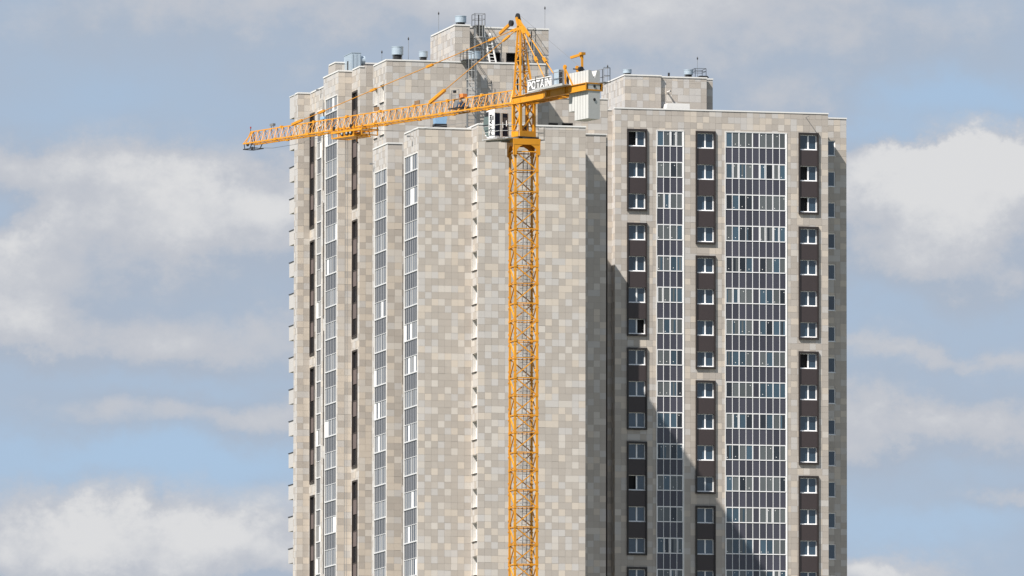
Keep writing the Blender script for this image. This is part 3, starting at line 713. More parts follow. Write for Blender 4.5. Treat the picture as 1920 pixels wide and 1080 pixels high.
# --- turret
zt0, zt1 = cz(259.5), cz(190.5); ta, tb = 0.52, 0.66
mb = MB()
c4 = [(-ta, -tb), (-ta, tb), (ta, tb), (ta, -tb)]
def obox(mb, s0, s1, q0, q1, z0, z1, m): mb.hexa([cp(s0, q0, z0), cp(s1, q0, z0), cp(s1, q1, z0), cp(s0, q1, z0), cp(s0, q0, z1), cp(s1, q0, z1), cp(s1, q1, z1), cp(s0, q1, z1)], m)
obox(mb, -ta-0.12, ta+0.12, -tb-0.12, tb+0.12, zt0, zt0+0.55, YEL); obox(mb, -ta-0.3, ta+0.3, -tb-0.3, tb+0.3, zt0-0.04, zt0+0.07, BLACK)
for s_, q_ in c4: obox(mb, s_-0.11, s_+0.11, q_-0.11, q_+0.11, zt0+0.5, zt1+0.1, YEL)
for i in range(4):
    (s0, q0), (s1, q1) = c4[i], c4[(i+1) % 4]; zm = (zt0+0.5+zt1)/2+0.2
    mb.bar(cp(s0, q0, zt1), cp(s1, q1, zt1), 0.16, YEL); mb.bar(cp(s0, q0, zt0+0.55), cp(s1, q1, zm), 0.10, YEL); mb.bar(cp(s1, q1, zm), cp(s0, q0, zt1), 0.10, YEL)
    A = cp(s0, q0, zt0+0.52); 
    mb.hexa([cp(s0, q0, zt0+0.5), cp(s0*0.5+s1*0.5, q0*0.5+q1*0.5, zt0+0.5), cp(s0*0.5+s1*0.5, q0*0.5+q1*0.5, zt0+0.5)+Z*0.01, cp(s0, q0, zt0+0.51), cp(s0, q0, zt0+1.25), cp(s0*0.8+s1*0.2, q0*0.8+q1*0.2, zt0+0.8), cp(s0*0.8+s1*0.2, q0*0.8+q1*0.2, zt0+0.81), cp(s0, q0, zt0+1.26)], YEL)
mb.build('turret', crane, cp(0, 0, zt0))
mb = MB(); obox(mb, -0.15, 0.25, -0.25, 0.2, zt0+0.6, zt0+1.05, BLACK); mb.wheel(cp(0.1, -0.45, zt0+0.8), Q, 0.22, 0.25, STEELL, 12); mb.build('slewing_motor', crane, cp(0, 0, zt0+0.6))
# --- tower head
sa, za_ = cj(975.5, 54); zb_ = zt1+0.1
mb = MB(); hs = 0.16
top4 = [(sa-hs, -0.12), (sa-hs, 0.12), (sa+hs, 0.12), (sa+hs, -0.12)]
def hp(i, t): (s0, q0), (s1, q1) = c4[i], top4[i]; return cp(s0+(s1-s0)*t, q0+(q1-q0)*t, zb_+(za_-zb_)*t)
for i in range(4): mb.bar(hp(i, 0), hp(i, 1), 0.15, YEL)
tt = [0.02, 0.22, 0.40, 0.55, 0.68, 0.80]
for k in range(5):
    for i in range(4):
        j = (i+1) % 4; mb.bar(hp(i, tt[k+1]), hp(j, tt[k+1]), 0.06, YEL)
        mb.bar(hp(i, tt[k]) if k % 2 else hp(j, tt[k]), hp(j, tt[k+1]) if k % 2 else hp(i, tt[k+1]), 0.055, YEL)
obox(mb, sa-0.28, sa+0.28, -0.2, 0.2, za_-0.15, za_+0.25, YEL)
s2, z2 = cj(970.7, 33); mb.bar(cp(sa, -0.12, za_+0.1), cp(s2, -0.12, z2), 0.16, YEL, 0.22); mb.bar(cp(sa, 0.12, za_+0.1), cp(s2, 0.12, z2), 0.16, YEL, 0.22)
s3, z3 = cj(993, 68); mb.bar(cp(s2, 0, z2-0.1), cp(s3, 0, z3), 0.14, YEL, 0.2)
hd = mb.build('tower_head', crane, cp(sa, 0, zb_))
mb = MB(); mb.wheel(cp(s2, 0, z2+0.08), Q, 0.28, 0.14, BLACK); mb.build('sheave', hd, cp(s2, 0, z2)); mb = MB(); mb.wheel(cp(sa, 0, zb_+(za_-zb_)*0.56), Q, 0.36, 0.16, BLACK); mb.build('sheave', hd, cp(s2, 0, z2))
mb = MB()
for q_ in (-0.2, 0.2): mb.bar(cp(-0.35, q_, zb_), cp(sa-0.45, q_*0.9, za_-0.4), 0.035, STEEL)
for k in range(22): t = (k+0.5)/22; mb.bar(cp(-0.35+(sa-0.1)*t, -0.2, zb_+(za_-0.4-zb_)*t), cp(-0.35+(sa-0.1)*t, 0.2, zb_+(za_-0.4-zb_)*t), 0.025, STEEL)
mb.build('ladder', hd, cp(sa, 0, zb_))
# --- jib
BQ = 0.60
sb0, zb0 = cj(957, 193.2, -BQ); sb1, zb1 = cj(456, 269.8, -BQ)
st0, zt_0 = cj(962, 169.5, 0); st1, zt_1 = cj(470, 247.5, 0)
def bz(s): return zb0+(zb1-zb0)*(s-sb0)/(sb1-sb0)
def tz(s): return zt_0+(zt_1-zt_0)*(s-st0)/(st1-st0)
jib = empty('jib', cp(sb0, 0, zb0), crane)
for q_ in (-BQ, BQ):
    mb = MB(); mb.bar(cp(0.4, q_, bz(0.4)), cp(sb1, q_, zb1), 0.105, YEL); mb.build('bottom_chord', jib, cp(sb0, q_, zb0))
mb = MB(); mb.bar(cp(st0, 0, tz(st0)), cp(st1, 0, zt_1), 0.085, YEL); mb.build('top_chord', jib, cp(st0, 0, zt_0))
NB_ = round((sb1-sb0)/1.0); ds_ = (sb1-sb0)/NB_; mb = MB()
for k in range(NB_+1):
    s0 = sb0+k*ds_; s1 = s0+ds_; sm = s0+ds_*0.5
    mb.bar(cp(s0, -BQ, bz(s0)), cp(s0, BQ, bz(s0)), 0.045, YEL)
    if k == NB_: break
    mb.bar(cp(s0, -BQ if k % 2 else BQ, bz(s0)), cp(s1, BQ if k % 2 else -BQ, bz(s1)), 0.035, YEL)
    if sm > st1: sm = st1
    for q_ in (-BQ, BQ):
        mb.bar(cp(s0, q_, bz(s0)), cp(sm, 0, tz(sm)), 0.040, YEL); mb.bar(cp(sm, 0, tz(sm)), cp(s1, q_, bz(s1)), 0.040, YEL)
for q_ in (-BQ, BQ):
    mb.bar(cp(st1, 0, zt_1), cp(sb1, q_*0.6, zb1), 0.07, YEL); mb.bar(cp(st1-0.5, 0, tz(st1-0.5)), cp(sb1, q_, zb1), 0.05, YEL)
    mb.bar(cp(sb0, q_, zb0), cp(st0, 0, zt_0), 0.1, YEL)
mb.build('lacing', jib, cp(sb0, 0, zb0), kind='stuff')
mb = MB()
for k in range(1, 8): s_ = sb0+k*(sb1-sb0)/8.0; obox(mb, s_-0.14, s_+0.14, -0.1, 0.1, tz(s_)-0.1, tz(s_)+0.12, YEL); [obox(mb, s_-0.18, s_+0.18, q_-0.1, q_+0.1, bz(s_)-0.1, bz(s_)+0.1, YEL) for q_ in (-BQ, BQ)]
mb.build('joint_plate', jib, cp(sb0, 0, zb0), kind='stuff')
# tip bracket
mb = MB()
for q_ in (-0.5, 0.5):
    a0 = cj(458, 270, q_)[0]; 
    for ds2, de in ((0.1, -0.1), (-1.2, -0.9)): mb.bar(cp(sb1+ds2-0.1, q_, zb1-0.05), cp(sb1+de, q_, zb1-0.46), 0.06, BLACK)
    mb.bar(cp(sb1+0.15, q_, zb1-0.46), cp(sb1-1.5, q_, zb1-0.46), 0.07, BLACK)
mb.bar(cp(sb1+0.15, -0.5, zb1-0.46), cp(sb1+0.15, 0.5, zb1-0.46), 0.07, BLACK); mb.bar(cp(sb1-1.5, -0.5, zb1-0.46), cp(sb1-1.5, 0.5, zb1-0.46), 0.07, BLACK)
mb.wheel(cp(sb1+0.25, 0, zb1), Q, 0.16, 0.1, BLACK, 12); mb.wheel(cp(sb1-0.5, 0, zb1-0.4), Q, 0.16, 0.1, BLACK, 12)
mb.build('tip_bracket', jib, cp(sb1, 0, zb1))
mb = MB(); mb.bar(cp(st1, 0, zt_1), cp(st1, 0, zt_1+0.45), 0.04, BLACK); mb.cyl(cp(st1, 0, 0).xy, 0.06, zt_1+0.3, zt_1+0.45, mat('red_lamp', (0.3, 0.02, 0.02), 0.4), 8); mb.build('warning_lamp', jib, cp(st1, 0, zt_1))
def on_top(x): 
    lo, hi = st0, st1
    for _ in range(40):
        mid = (lo+hi)/2; p = cp(mid, 0, tz(mid)); v = p-CAM; px = 960+F*v.dot(rr)/v.dot(fw)
        if px > x: lo = mid
        else: hi = mid
    return (lo+hi)/2
BRN = mat('brown_plate', (0.20, 0.12, 0.06), 0.6)
for x in (706, 782): s_ = on_top(x); mb = MB(); obox(mb, s_-0.38, s_+0.38, -0.03, 0.03, tz(s_)+0.1, tz(s_)+0.42, BRN); mb.build('marker_plate', jib, cp(s_, 0, tz(s_)))
for x in (951.5, 958.5): s_ = on_top(x+12); mb = MB(); mb.bar(cp(s_-0.9, -0.15, tz(s_)-0.1), cp(s_-0.9, -0.15, tz(s_)+0.85), 0.09, YEL); mb.build('stop_post', jib, cp(s_, 0, tz(s_)))
ORG = mat('faded_orange', (0.62, 0.20, 0.05), 0.5, grime=0.2)
s_ = on_top(868); mb = MB(); obox(mb, s_-0.32, s_+0.32, -0.2, 0.2, tz(s_)+0.06, tz(s_)+0.36, ORG); mb.build('sheave_cover', jib, cp(s_, 0, tz(s_)))
s_ = on_top(861); mb = MB(); obox(mb, s_-0.55, s_+0.45, -0.3, 0.3, tz(s_)-0.75, tz(s_)-0.35, mat('winch_blue', (0.05, 0.09, 0.16), 0.5)); obox(mb, s_-0.9, s_+0.9, -0.55, 0.55, tz(s_)-0.83, tz(s_)-0.755, BLACK)
mb.wheel(cp(s_, 0, tz(s_)-0.45), Q, 0.27, 0.7, STEEL, 14); mb.build('trolley_winch', jib, cp(s_, 0, tz(s_)-0.8))
s_ = on_top(857); mb = MB()
for e in (-0.75, 0.35): mb.bar(cp(s_+e, -0.3, tz(s_)-0.75), cp(s_+e, -0.3, tz(s_)+0.75), 0.045, STEEL)
mb.bar(cp(s_-0.75, -0.3, tz(s_)+0.72), cp(s_+0.35, -0.3, tz(s_)+0.72), 0.045, STEEL); mb.bar(cp(s_-0.75, -0.3, tz(s_)+0.3), cp(s_+0.35, -0.3, tz(s_)+0.3), 0.035, STEEL); obox(mb, s_-0.2, s_+0.02, -0.4, -0.2, tz(s_)+0.5, tz(s_)+0.7, BLACK)
mb.build('service_frame', jib, cp(s_, 0, tz(s_)))
s_ = on_top(511); mb = MB()
for e in (-0.2, 0.2): mb.bar(cp(s_+e, 0, tz(s_)+0.05), cp(s_+e, 0, tz(s_)+0.4), 0.04, STEEL)
obox(mb, s_-0.28, s_+0.28, -0.12, 0.12, tz(s_)+0.22, tz(s_)+0.42, STEEL); mb.build('wind_gauge', jib, cp(s_, 0, tz(s_)))
s_ = on_top(606); mb = MB(); mb.bar(cp(s_, 0, tz(s_)), cp(s_, 0, tz(s_)+1.75), 0.05, STEEL); obox(mb, s_-0.35, s_+0.35, -0.1, 0.1, tz(s_)+0.12, tz(s_)+0.32, GALVB); mb.build('pendant_support', jib, cp(s_, 0, tz(s_)))
# pendants
def pendant(A, B_, nodes, thick, name='pendant', w=0.075):
    mb = MB(); mb.bar(A, B_, w, YEL, n=6)
    for t, L_, w_ in nodes:
        d = (B_-A).normalized(); p = A+(B_-A)*t; mb.bar(p-d*L_/2, p+d*L_/2, w_, YEL)
    for t0, t1, w_ in thick: mb.bar(A+(B_-A)*t0, A+(B_-A)*t1, w_, YEL)
    mb.build(name, crane, A)
apx = cp(sa+0.2, 0, za_+0.1)
sp1 = on_top(548); e1 = cp(sp1, 0, tz(sp1)+0.08); sp2 = on_top(806); e2 = cp(sp2, 0, tz(sp2)+0.08)
pendant(apx, e1, [(0.385, 0.9, 0.2), (0.635, 0.8, 0.19), (0.865, 0.8, 0.19), (0.115, 0.9, 0.18)], [(0.0, 0.035, 0.16), (0.955, 1.0, 0.2)])
pendant(apx, e2, [(0.14, 1.0, 0.16)], [(0.0, 0.05, 0.16), (0.83, 1.0, 0.24)])
s4, z4 = cj(937, 63); s5, z5 = cj(958.5, 43.5); mb = MB(); mb.bar(cp(s4, 0, z4), cp(s5, 0, z5), 0.17, YEL, 0.24); mb.wheel(cp(s5, 0, z5), Q, 0.25, 0.22, BLACK, 14); mb.build('erection_link', crane, cp(s4, 0, z4))
# --- counter jib
GQ = 0.71
g0, gz0 = cj(979, 192.6, -GQ); g1, gz1 = cj(1100, 169, -GQ); gh_ = 0.62
cjib = empty('counter_jib', cp(g0, 0, gz0), crane)
def gz(s): return gz0+(gz1-gz0)*(s-g0)/(g1-g0)
def slab(mb, s0, s1, q0, q1, b, t, m): mb.hexa([cp(s0, q0, gz(s0)+b), cp(s1, q0, gz(s1)+b), cp(s1, q1, gz(s1)+b), cp(s0, q1, gz(s0)+b), cp(s0, q0, gz(s0)+t), cp(s1, q0, gz(s1)+t), cp(s1, q1, gz(s1)+t), cp(s0, q1, gz(s0)+t)], m)
for q_ in (-GQ, GQ):
    mb = MB()
    slab(mb, 0.6, g1, q_-0.02, q_+0.02, 0.05, gh_-0.05, YEL); slab(mb, 0.6, g1, q_-0.12, q_+0.12, 0, 0.05, YEL); slab(mb, 0.6, g1, q_-0.12, q_+0.12, gh_-0.05, gh_, YEL)
    for s_ in (-4.6, -4.9, -7.3, -7.55): slab(mb, s_-0.02, s_+0.02, q_-0.11, q_+0.11, 0.05, gh_-0.05, YEL)
    mb.build('girder', cjib, cp(g0, q_, gz0))
mb = MB(); slab(mb, g1, g1-0.05, -GQ-0.12, GQ+0.12, gh_-0.08, gh_+0.02, YEL); slab(mb, g1, g1-0.05, -GQ-0.12, GQ+0.12, -0.02, 0.1, YEL)
for q_ in (-GQ-0.06, GQ+0.06): slab(mb, g1, g1-0.05, q_-0.06, q_+0.06, 0.1, gh_-0.08, YEL)
for k in range(6): s_ = -0.9-k*1.1; mb.bar(cp(s_, -GQ, gz(s_)+0.02), cp(s_, GQ, gz(s_)+0.02), 0.08, YEL); mb.bar(cp(s_, -GQ, gz(s_)+0.02), cp(s_-1.1, GQ, gz(s_-1.1)+0.02), 0.07, YEL)
mb.build('cross_frame', cjib, cp(g0, 0, gz0), kind='stuff')
for q_, nx in ((-0.7, 1007.7), (0.7, 1021.9)):
    A = cp(sa-0.25, q_*0.2, za_+0.15); s_ = -5.0; pendant(A, cp(s_, q_, gz(s_)+gh_), [(0.52, 0.5, 0.2)], [(0, 0.12, 0.18)], 'counter_pendant', 0.10)
# deck and railings
mb = MB(); slab(mb, -4.3, -8.3, -1.65, -GQ-0.13, gh_+0.0, gh_+0.06, STEELL); slab(mb, -4.2, -8.3, -1.70, -1.65, gh_-0.06, gh_+0.12, STEELL); slab(mb, -1.5, -4.3, -0.9, 0.9, gh_+0.003, gh_+0.04, STEELL)
mb.build('deck', cjib, cp(-4.3, -1, gz(-4.3)+gh_))
def railing(mb, pts, h=1.05, m=STEEL, posts=True):
    for A, B_ in zip(pts, pts[1:]):
        for e in (0.55, h): mb.bar(A+Z*e, B_+Z*e, 0.04, m)
        k = max(1, round((B_-A).length/1.3))
        for i in range(k+1): p = A+(B_-A)*i/k; mb.bar(p, p+Z*h, 0.04, m)
mb = MB(); railing(mb, [cp(s_, q_, gz(s_)+gh_+0.05) for s_, q_ in ((-4.3, -0.85), (-4.3, -1.65), (-8.3, -1.65))]); railing(mb, [cp(s_, 0.85, gz(s_)+gh_) for s_ in (-1.5, -4.5, -7)]); mb.build('railing', cjib, cp(-4.3, -1.6, gz(-4.3)+gh_))
mb = MB(); railing(mb, [cp(s_, 0.95, gz(s_)+gh_) for s_ in (-8.6, -10.2, -11.3)], 1.2); railing(mb, [cp(-11.3, 0.95, gz(-11.3)+gh_), cp(-11.3, 0.35, gz(-11.3)+gh_)], 1.2); slab(mb, -10.5, -11.35, 0.3, 1.0, gh_-0.02, gh_+0.03, STEEL); mb.build('railing', cjib, cp(-10, 0.9, gz(-10)+gh_))
# sign board with lettering
def text_mesh(body, size, xdir, ydir, origin, width=None, off=0.02, ext=0.015, m=WHITE, name='lettering'):
    cu = bpy.data.curves.new('lettering_outline', 'FONT'); cu.body = body; cu.size = size; cu.offset = off; cu.extrude = ext; cu.resolution_u = 3; cu.space_character = 1.14
    to = bpy.data.objects.new('lettering_outline', cu); COL.objects.link(to); dg = bpy.context.evaluated_depsgraph_get()
    me = bpy.data.meshes.new_from_object(to.evaluated_get(dg)); bpy.data.objects.remove(to)
    xs = [v.co.x for v in me.vertices]; ys = [v.co.y for v in me.vertices]; x0, x1, y0, y1 = min(xs), max(xs), min(ys), max(ys)
    kx = (width/(x1-x0)) if width else 1.0; ky = size/(y1-y0); zd = xdir.cross(ydir)
    for v in me.vertices: c = v.co.copy(); v.co = xdir*((c.x-x0)*kx)+ydir*((c.y-y0)*ky)+zd*c.z
    me.materials.clear(); me.materials.append(m); me.name = name
    return me
sg0 = -1.95; sg1 = -5.45; zs_a = gz(sg0)+gh_+0.25; zs_b = gz(sg1)+gh_+0.25; xd = (cp(sg1, 0, zs_b)-cp(sg0, 0, zs_a)).normalized()
mb = MB()
for b0, b1, m_ in ((-0.06, 0.80, SIGNB),):
    mb.hexa([cp(sg0, -0.86, zs_a+b0), cp(sg1, -0.86, zs_b+b0), cp(sg1, -0.82, zs_b+b0), cp(sg0, -0.82, zs_a+b0), cp(sg0, -0.86, zs_a+b1), cp(sg1, -0.86, zs_b+b1), cp(sg1, -0.82, zs_b+b1), cp(sg0, -0.82, zs_a+b1)], m_)
for e in (-0.12, 0.80): mb.bar(cp(sg0, -0.87, zs_a+e), cp(sg1, -0.87, zs_b+e), 0.07, WHITE)
for s_ in (sg0, sg1): mb.bar(cp(s_, -0.87, gz(s_)+gh_), cp(s_, -0.87, gz(s_)+gh_+1.05), 0.07, WHITE)
sb_ = mb.build('sign_board', cjib, cp(sg0, -0.86, zs_a))
yd = Q.cross(xd).normalized(); yd = yd if yd.z > 0 else -yd
place('lettering', text_mesh('POTAIN', 0.70, xd, yd, None, (cp(sg1, 0, zs_b)-cp(sg0, 0, zs_a)).length-0.2, off=0.012, m=UPVC), sb_, cp(sg0, -0.885, zs_a)+xd*0.1)
mb = MB(); slab(mb, -2.1, -3.6, -0.8, -0.74, gh_+0.02, gh_+0.3, WHITE); mb.build('toe_board', cjib, cp(-2.1, -0.8, gz(-2.1)+gh_))
# cabinet, winch frame, davit
mb = MB(); slab(mb, -6.35, -7.1, -1.25, -0.78, gh_+0.12, gh_+1.42, GALV)
for k in range(7): slab(mb, -7.1, -7.13, -1.22, -0.81, gh_+0.25+k*0.16, gh_+0.36+k*0.16, BLACK)
slab(mb, -6.3, -7.6, -1.2, -0.7, gh_+0.06, gh_+0.12, BLACK); mb.build('control_cabinet', cjib, cp(-6.35, -1.2, gz(-6.35)+gh_))
mb = MB()
for q_ in (-0.68, 0.5):
    mb.bar(cp(-7.25, q_, gz(-7.25)+gh_), cp(-7.15, q_, gz(-7.2)+gh_+1.75), 0.13, YEL, 0.2); mb.bar(cp(-7.15, q_, gz(-7.2)+gh_+1.55), cp(-8.3, q_, gz(-8.3)+gh_), 0.09, YEL); mb.wheel(cp(-7.15, q_, gz(-7.2)+gh_+1.6), Q, 0.2, 0.12, YEL, 12)
mb.build('winch_frame', cjib, cp(-7.2, 0, gz(-7.2)+gh_))
mb = MB(); mb.wheel(cp(-7.6, 0, gz(-7.6)+gh_+0.55), Q, 0.42, 1.1, BLACK, 16); mb.bar(cp(-7.2, 0.1, gz(-7.2)+gh_+1.5), cp(-8.2, 0.5, gz(-8.2)+gh_+1.35), 0.1, BLACK); mb.wheel(cp(-8.0, 0.3, gz(-8)+gh_+1.4), J, 0.22, 0.25, BLACK, 12); mb.build('hoist_winch', cjib, cp(-7.6, 0, gz(-7.6)+gh_))
dq = 0.72; ds0, dz0 = cj(1091.5, 134, dq); dz1 = cj(1091.5, 99, dq)[1]; ds1, dz2 = cj(1070.5, 108, dq)
mb = MB(); mb.bar(cp(ds0, dq, gz(ds0)+gh_), cp(ds0, dq, dz1), 0.17, YEL); obox(mb, ds0-0.2, ds0+0.2, dq-0.2, dq+0.2, dz1-0.18, dz1+0.03, YEL); mb.bar(cp(ds0, dq, dz1-0.12), cp(ds1, dq, dz2), 0.16, YEL, 0.2); mb.bar(cp(ds0, dq, dz1-0.6), cp(ds0+0.3, dq, dz1-0.2), 0.1, YEL)
mb.build('davit', cjib, cp(ds0, dq, gz(ds0)+gh_))
# counterweight slabs with a notched head
c0, _ = cj(1067.3, 150, -0.55); NS = 7; zt_up = cj(1100, 131.5, -0.55)[1]; zb_lo = cj(1100, 222.5, -0.55)[1]; zb_sh = cj(1067, 211, -0.55)[1]
for k in range(NS):
    s0 = c0+(g1-0.06-c0)*k/NS; s1 = c0+(g1-0.06-c0)*(k+1)/NS+0.04
    dzk = (gz((s0+s1)/2)-gz(g1))
    tp, bt = zt_up+dzk, (zb_lo if k >= 2 else zb_sh+0.02)+dzk*(1 if k >= 2 else 0)
    pr = [(-0.53, bt), (0.50, bt), (0.56, bt+0.1), (0.56, tp), (0.27, tp), (0.05, tp-0.62), (-0.05, tp-0.62), (-0.27, tp), (-0.56, tp), (-0.56, bt+0.03)]
    mb = MB(); A = [cp(s0, q_, z_) for q_, z_ in pr]; B_ = [cp(s1, q_, z_) for q_, z_ in pr]
    mb.poly(A, CONC, J); mb.poly(B_, CONC, -J)
    ctr = sum(A+B_, Vector())/20
    for i in range(10):
        j = (i+1) % 10; mb.poly([A[i], A[j], B_[j], B_[i]], CONC)
    if k == NS-1:
        for zz in (gz(g1)+0.36, gz(g1)-0.72): mb.bar(cp(s1-0.02, 0.02, zz), cp(s1-0.03, 0.02, zz)-J*0.012, 0.24, BLACK, n=14)
    mb.build('counterweight_slab', cjib, cp(s0, 0, bt))
# hoist rope
ROPE = STEEL
mb = MB(); mb.bar(cp(s2, 0.05, z2+0.3), cp(-7.9, 0.3, gz(-7.9)+gh_+1.6), 0.03, ROPE, n=5)
tr0, tzr = cj(636, 259, 0); tr1, tzr1 = cj(694, 250, 0)
sg_ = [(sb1-1.2, zb1-0.42), (sb1-4, zb1-0.72+0.05), (sb1-9, bz(sb1-9)-0.62), ((sb1+tr0)/2-2, bz((sb1+tr0)/2)-0.45), (tr0, bz(tr0)-0.3)]
for (a, b), (c, d) in zip(sg_, sg_[1:]): mb.bar(cp(a, -0.1, b), cp(c, -0.1, d), 0.03, ROPE, n=5)
sg_ = [(tr1, bz(tr1)-0.4), (tr1-6, bz(tr1-6)-0.9), (9, bz(9)-1.15), (4, bz(4)-1.3), (2.7, bz(2.7)-1.35)]
for (a, b), (c, d) in zip(sg_, sg_[1:]): mb.bar(cp(a, -1.2 if c < 5 else -0.1, b), cp(c, -1.8 if c < 5 else -0.1 if c > 9 else -1.2, d), 0.03, ROPE, n=5)
mb.build('hoist_rope', crane, cp(sb1, 0, zb1))
# --- trolley
mb = MB(); tb0 = bz(tr0)
for q_ in (-0.78, 0.78):
    mb.bar(cp(tr0, q_, bz(tr0)-0.28), cp(tr1, q_, bz(tr1)-0.28), 0.12, YEL, 0.16)
    for f in (0.02, 0.22, 0.42, 0.72, 0.98): s_ = tr0+(tr1-tr0)*f; mb.bar(cp(s_, q_, bz(s_)+0.18), cp(s_, q_, bz(s_)-0.78), 0.09, YEL)
    for f in (0.05, 0.6): s_ = tr0+(tr1-tr0)*f; mb.wheel(cp(s_, q_*0.9, bz(s_)+0.12), Q, 0.14, 0.1, BLACK, 10)
    mb.bar(cp(tr0+(tr1-tr0)*0.02, q_, bz(tr0)-0.74), cp(tr0+(tr1-tr0)*0.75, q_, bz(tr1)-0.74), 0.1, YEL)
for f in (0.02, 0.22, 0.42, 0.72, 0.98): s_ = tr0+(tr1-tr0)*f; mb.bar(cp(s_, -0.78, bz(s_)-0.74), cp(s_, 0.78, bz(s_)-0.74), 0.09, YEL); mb.bar(cp(s_, -0.78, bz(s_)-0.28), cp(s_, 0.78, bz(s_)-0.28), 0.09, YEL)
mb.bar(cp(tr0+(tr1-tr0)*0.75, -0.5, bz(tr1)-0.55), cp(tr1, -0.5, bz(tr1)-0.55), 0.08, BLACK)
slab_ = (tr0+(tr1-tr0)*0.24, tr0+(tr1-tr0)*0.70); obox(mb, slab_[1], slab_[0], -0.7, 0.7, bz(slab_[0])-0.80, bz(slab_[0])-0.5, YEL)
tro = mb.build('trolley', crane, cp(tr0, 0, tb0))
mb = MB()
for f in (0.35, 0.5, 0.62): s_ = tr0+(tr1-tr0)*f; mb.wheel(cp(s_, -0.75, bz(s_)-0.42), Q, 0.24, 0.1, BLACK, 14); mb.wheel(cp(s_, -0.81, bz(s_)-0.42), Q, 0.12, 0.04, STEELL, 10)
s_ = tr0+(tr1-tr0)*0.58; mb.bar(cp(s_, 0, bz(s_)-0.8), cp(s_, 0, bz(s_)-1.15), 0.1, YEL); mb.bar(cp(s_, 0, bz(s_)-1.15), cp(s_-0.15, 0, bz(s_)-1.3), 0.08, BLACK)
mb.build('sheave', tro, cp(tr0, 0, tb0))
# --- hoist falls and hook block, the hook hanging far below the picture
hk, _ = cj(652, 258, 0); zhk = 24.0
mb = MB()
for e in (-0.16, 0.16): mb.bar(cp(hk+e, -0.1, zhk), cp(hk+e, -0.1, bz(hk)-0.5), 0.032, ROPE, n=5)
mb.build('hoist_rope', crane, cp(hk, 0, zhk))
mb = MB(); obox(mb, hk-0.28, hk+0.28, -0.25, 0.05, zhk-0.55, zhk+0.1, YEL); mb.bar(cp(hk, -0.1, zhk-0.55), cp(hk, -0.1, zhk-0.85), 0.1, BLACK)
hkp = [cp(hk+0.2*math.sin(t*0.6)-0.0, -0.1, zhk-1.05+0.2*math.cos(t*0.6)) for t in range(8)]
for a, b in zip(hkp, hkp[1:]): mb.bar(a, b, 0.08, BLACK)
mb.build('hook_block', crane, cp(hk, 0, zhk))
# --- cab
qc0, qc1 = -2.2, -0.85; sc0, zcb = cj(927, 257.5, qc0); zct = cj(927, 204.5, qc0)[1]; hC = zct-zcb
cab = empty('cab', cp(sc0, qc0, zcb), crane)
def extr(mb, prof, q0, q1, m):
    A = [cp(sc0+s_, q0, zcb+z_*hC) for s_, z_ in prof]; B_ = [cp(sc0+s_, q1, zcb+z_*hC) for s_, z_ in prof]
    mb.poly(A, m, -Q); mb.poly(B_, m, Q)
    ctr = sum(A+B_, Vector())/(2*len(prof))
    for i in range(len(prof)):
        j = (i+1) % len(prof); f = [A[i], A[j], B_[j], B_[i]]; mb.poly(f, m, sum(f, Vector())/4-ctr)
mb = MB(); extr(mb, [(0, 0), (0.86, 0), (0.86, 0.985), (0, 1.0)], qc0, qc1, CABW); extr(mb, [(0.862, 0.0), (1.0, 0.0), (1.45, 0.12), (1.4, 0.14), (1.0, 0.035), (0.862, 0.035)], qc0, qc1, CABW)
extr(mb, [(0.862, 0.94), (1.2, 0.93), (1.2, 0.965), (0.862, 0.985)], qc0, qc1, CABW)
mb.box((0, 0, 0), (0, 0, 0), CABW) if False else None
body_ = mb.build('cab_body', cab, cp(sc0, qc0, zcb))
mb = MB(); extr(mb, [(0.865, 0.04), (1.0, 0.04), (1.4, 0.145), (1.68, 0.36), (1.74, 0.52), (1.66, 0.72), (1.45, 0.86), (1.15, 0.925), (0.865, 0.935)], qc0+0.04, qc1-0.04, CABF); mb.build('front_glass', cab, cp(sc0, qc0, zcb))
mb = MB()
for a, b in (((0.87, 0.47), (1.735, 0.47)),): mb.bar(cp(sc0+a[0], qc0+0.02, zcb+a[1]*hC), cp(sc0+b[0], qc0+0.02, zcb+b[1]*hC), 0.07, BLACK)
mb.build('window_bar', cab, cp(sc0, qc0, zcb)); mb = MB()
extr(mb, [(0.87, 0.78), (1.5, 0.78), (1.42, 0.87), (1.15, 0.93), (0.87, 0.937)], qc0+0.03, qc0+0.06, BLACK); mb.build('sun_visor', cab, cp(sc0, qc0, zcb))
mb = MB()
def back(q0, q1, z0, z1, n0, n1, m): mb.hexa([cp(sc0-n0, q0, zcb+z0*hC), cp(sc0-n0, q1, zcb+z0*hC), cp(sc0-n1, q1, zcb+z0*hC), cp(sc0-n1, q0, zcb+z0*hC), cp(sc0-n0, q0, zcb+z1*hC), cp(sc0-n0, q1, zcb+z1*hC), cp(sc0-n1, q1, zcb+z1*hC), cp(sc0-n1, q0, zcb+z1*hC)], m)
back(qc0+0.05, qc0+0.53, 0.06, 0.86, 0.002, 0.02, CABG); back(qc0+0.76, qc1-0.08, 0.06, 0.86, 0.002, 0.02, CABG); mb.build('door_glass', cab, cp(sc0, qc0, zcb))
mb = MB(); back(qc0+0.54, qc0+0.75, 0.02, 0.88, 0.003, 0.06, STEELL); back(qc0, qc1, 0.88, 0.995, 0.003, 0.03, CABW); back(qc0+0.76, qc0+0.80, 0.35, 0.55, 0.021, 0.08, UPVC); back(qc0+1.12, qc0+1.18, 0.42, 0.62, 0.021, 0.08, UPVC); back(qc0+0.8, qc1-0.12, 0.50, 0.72, 0.021, 0.025, SPANL); mb.build('door_frame', cab, cp(sc0, qc0, zcb))
place('lettering', text_mesh('POTAIN', 0.34, Z, J, None, hC*0.72, off=0.012, m=BLACK), cab, cp(sc0+0.36, qc0-0.016, zcb+hC*0.10))
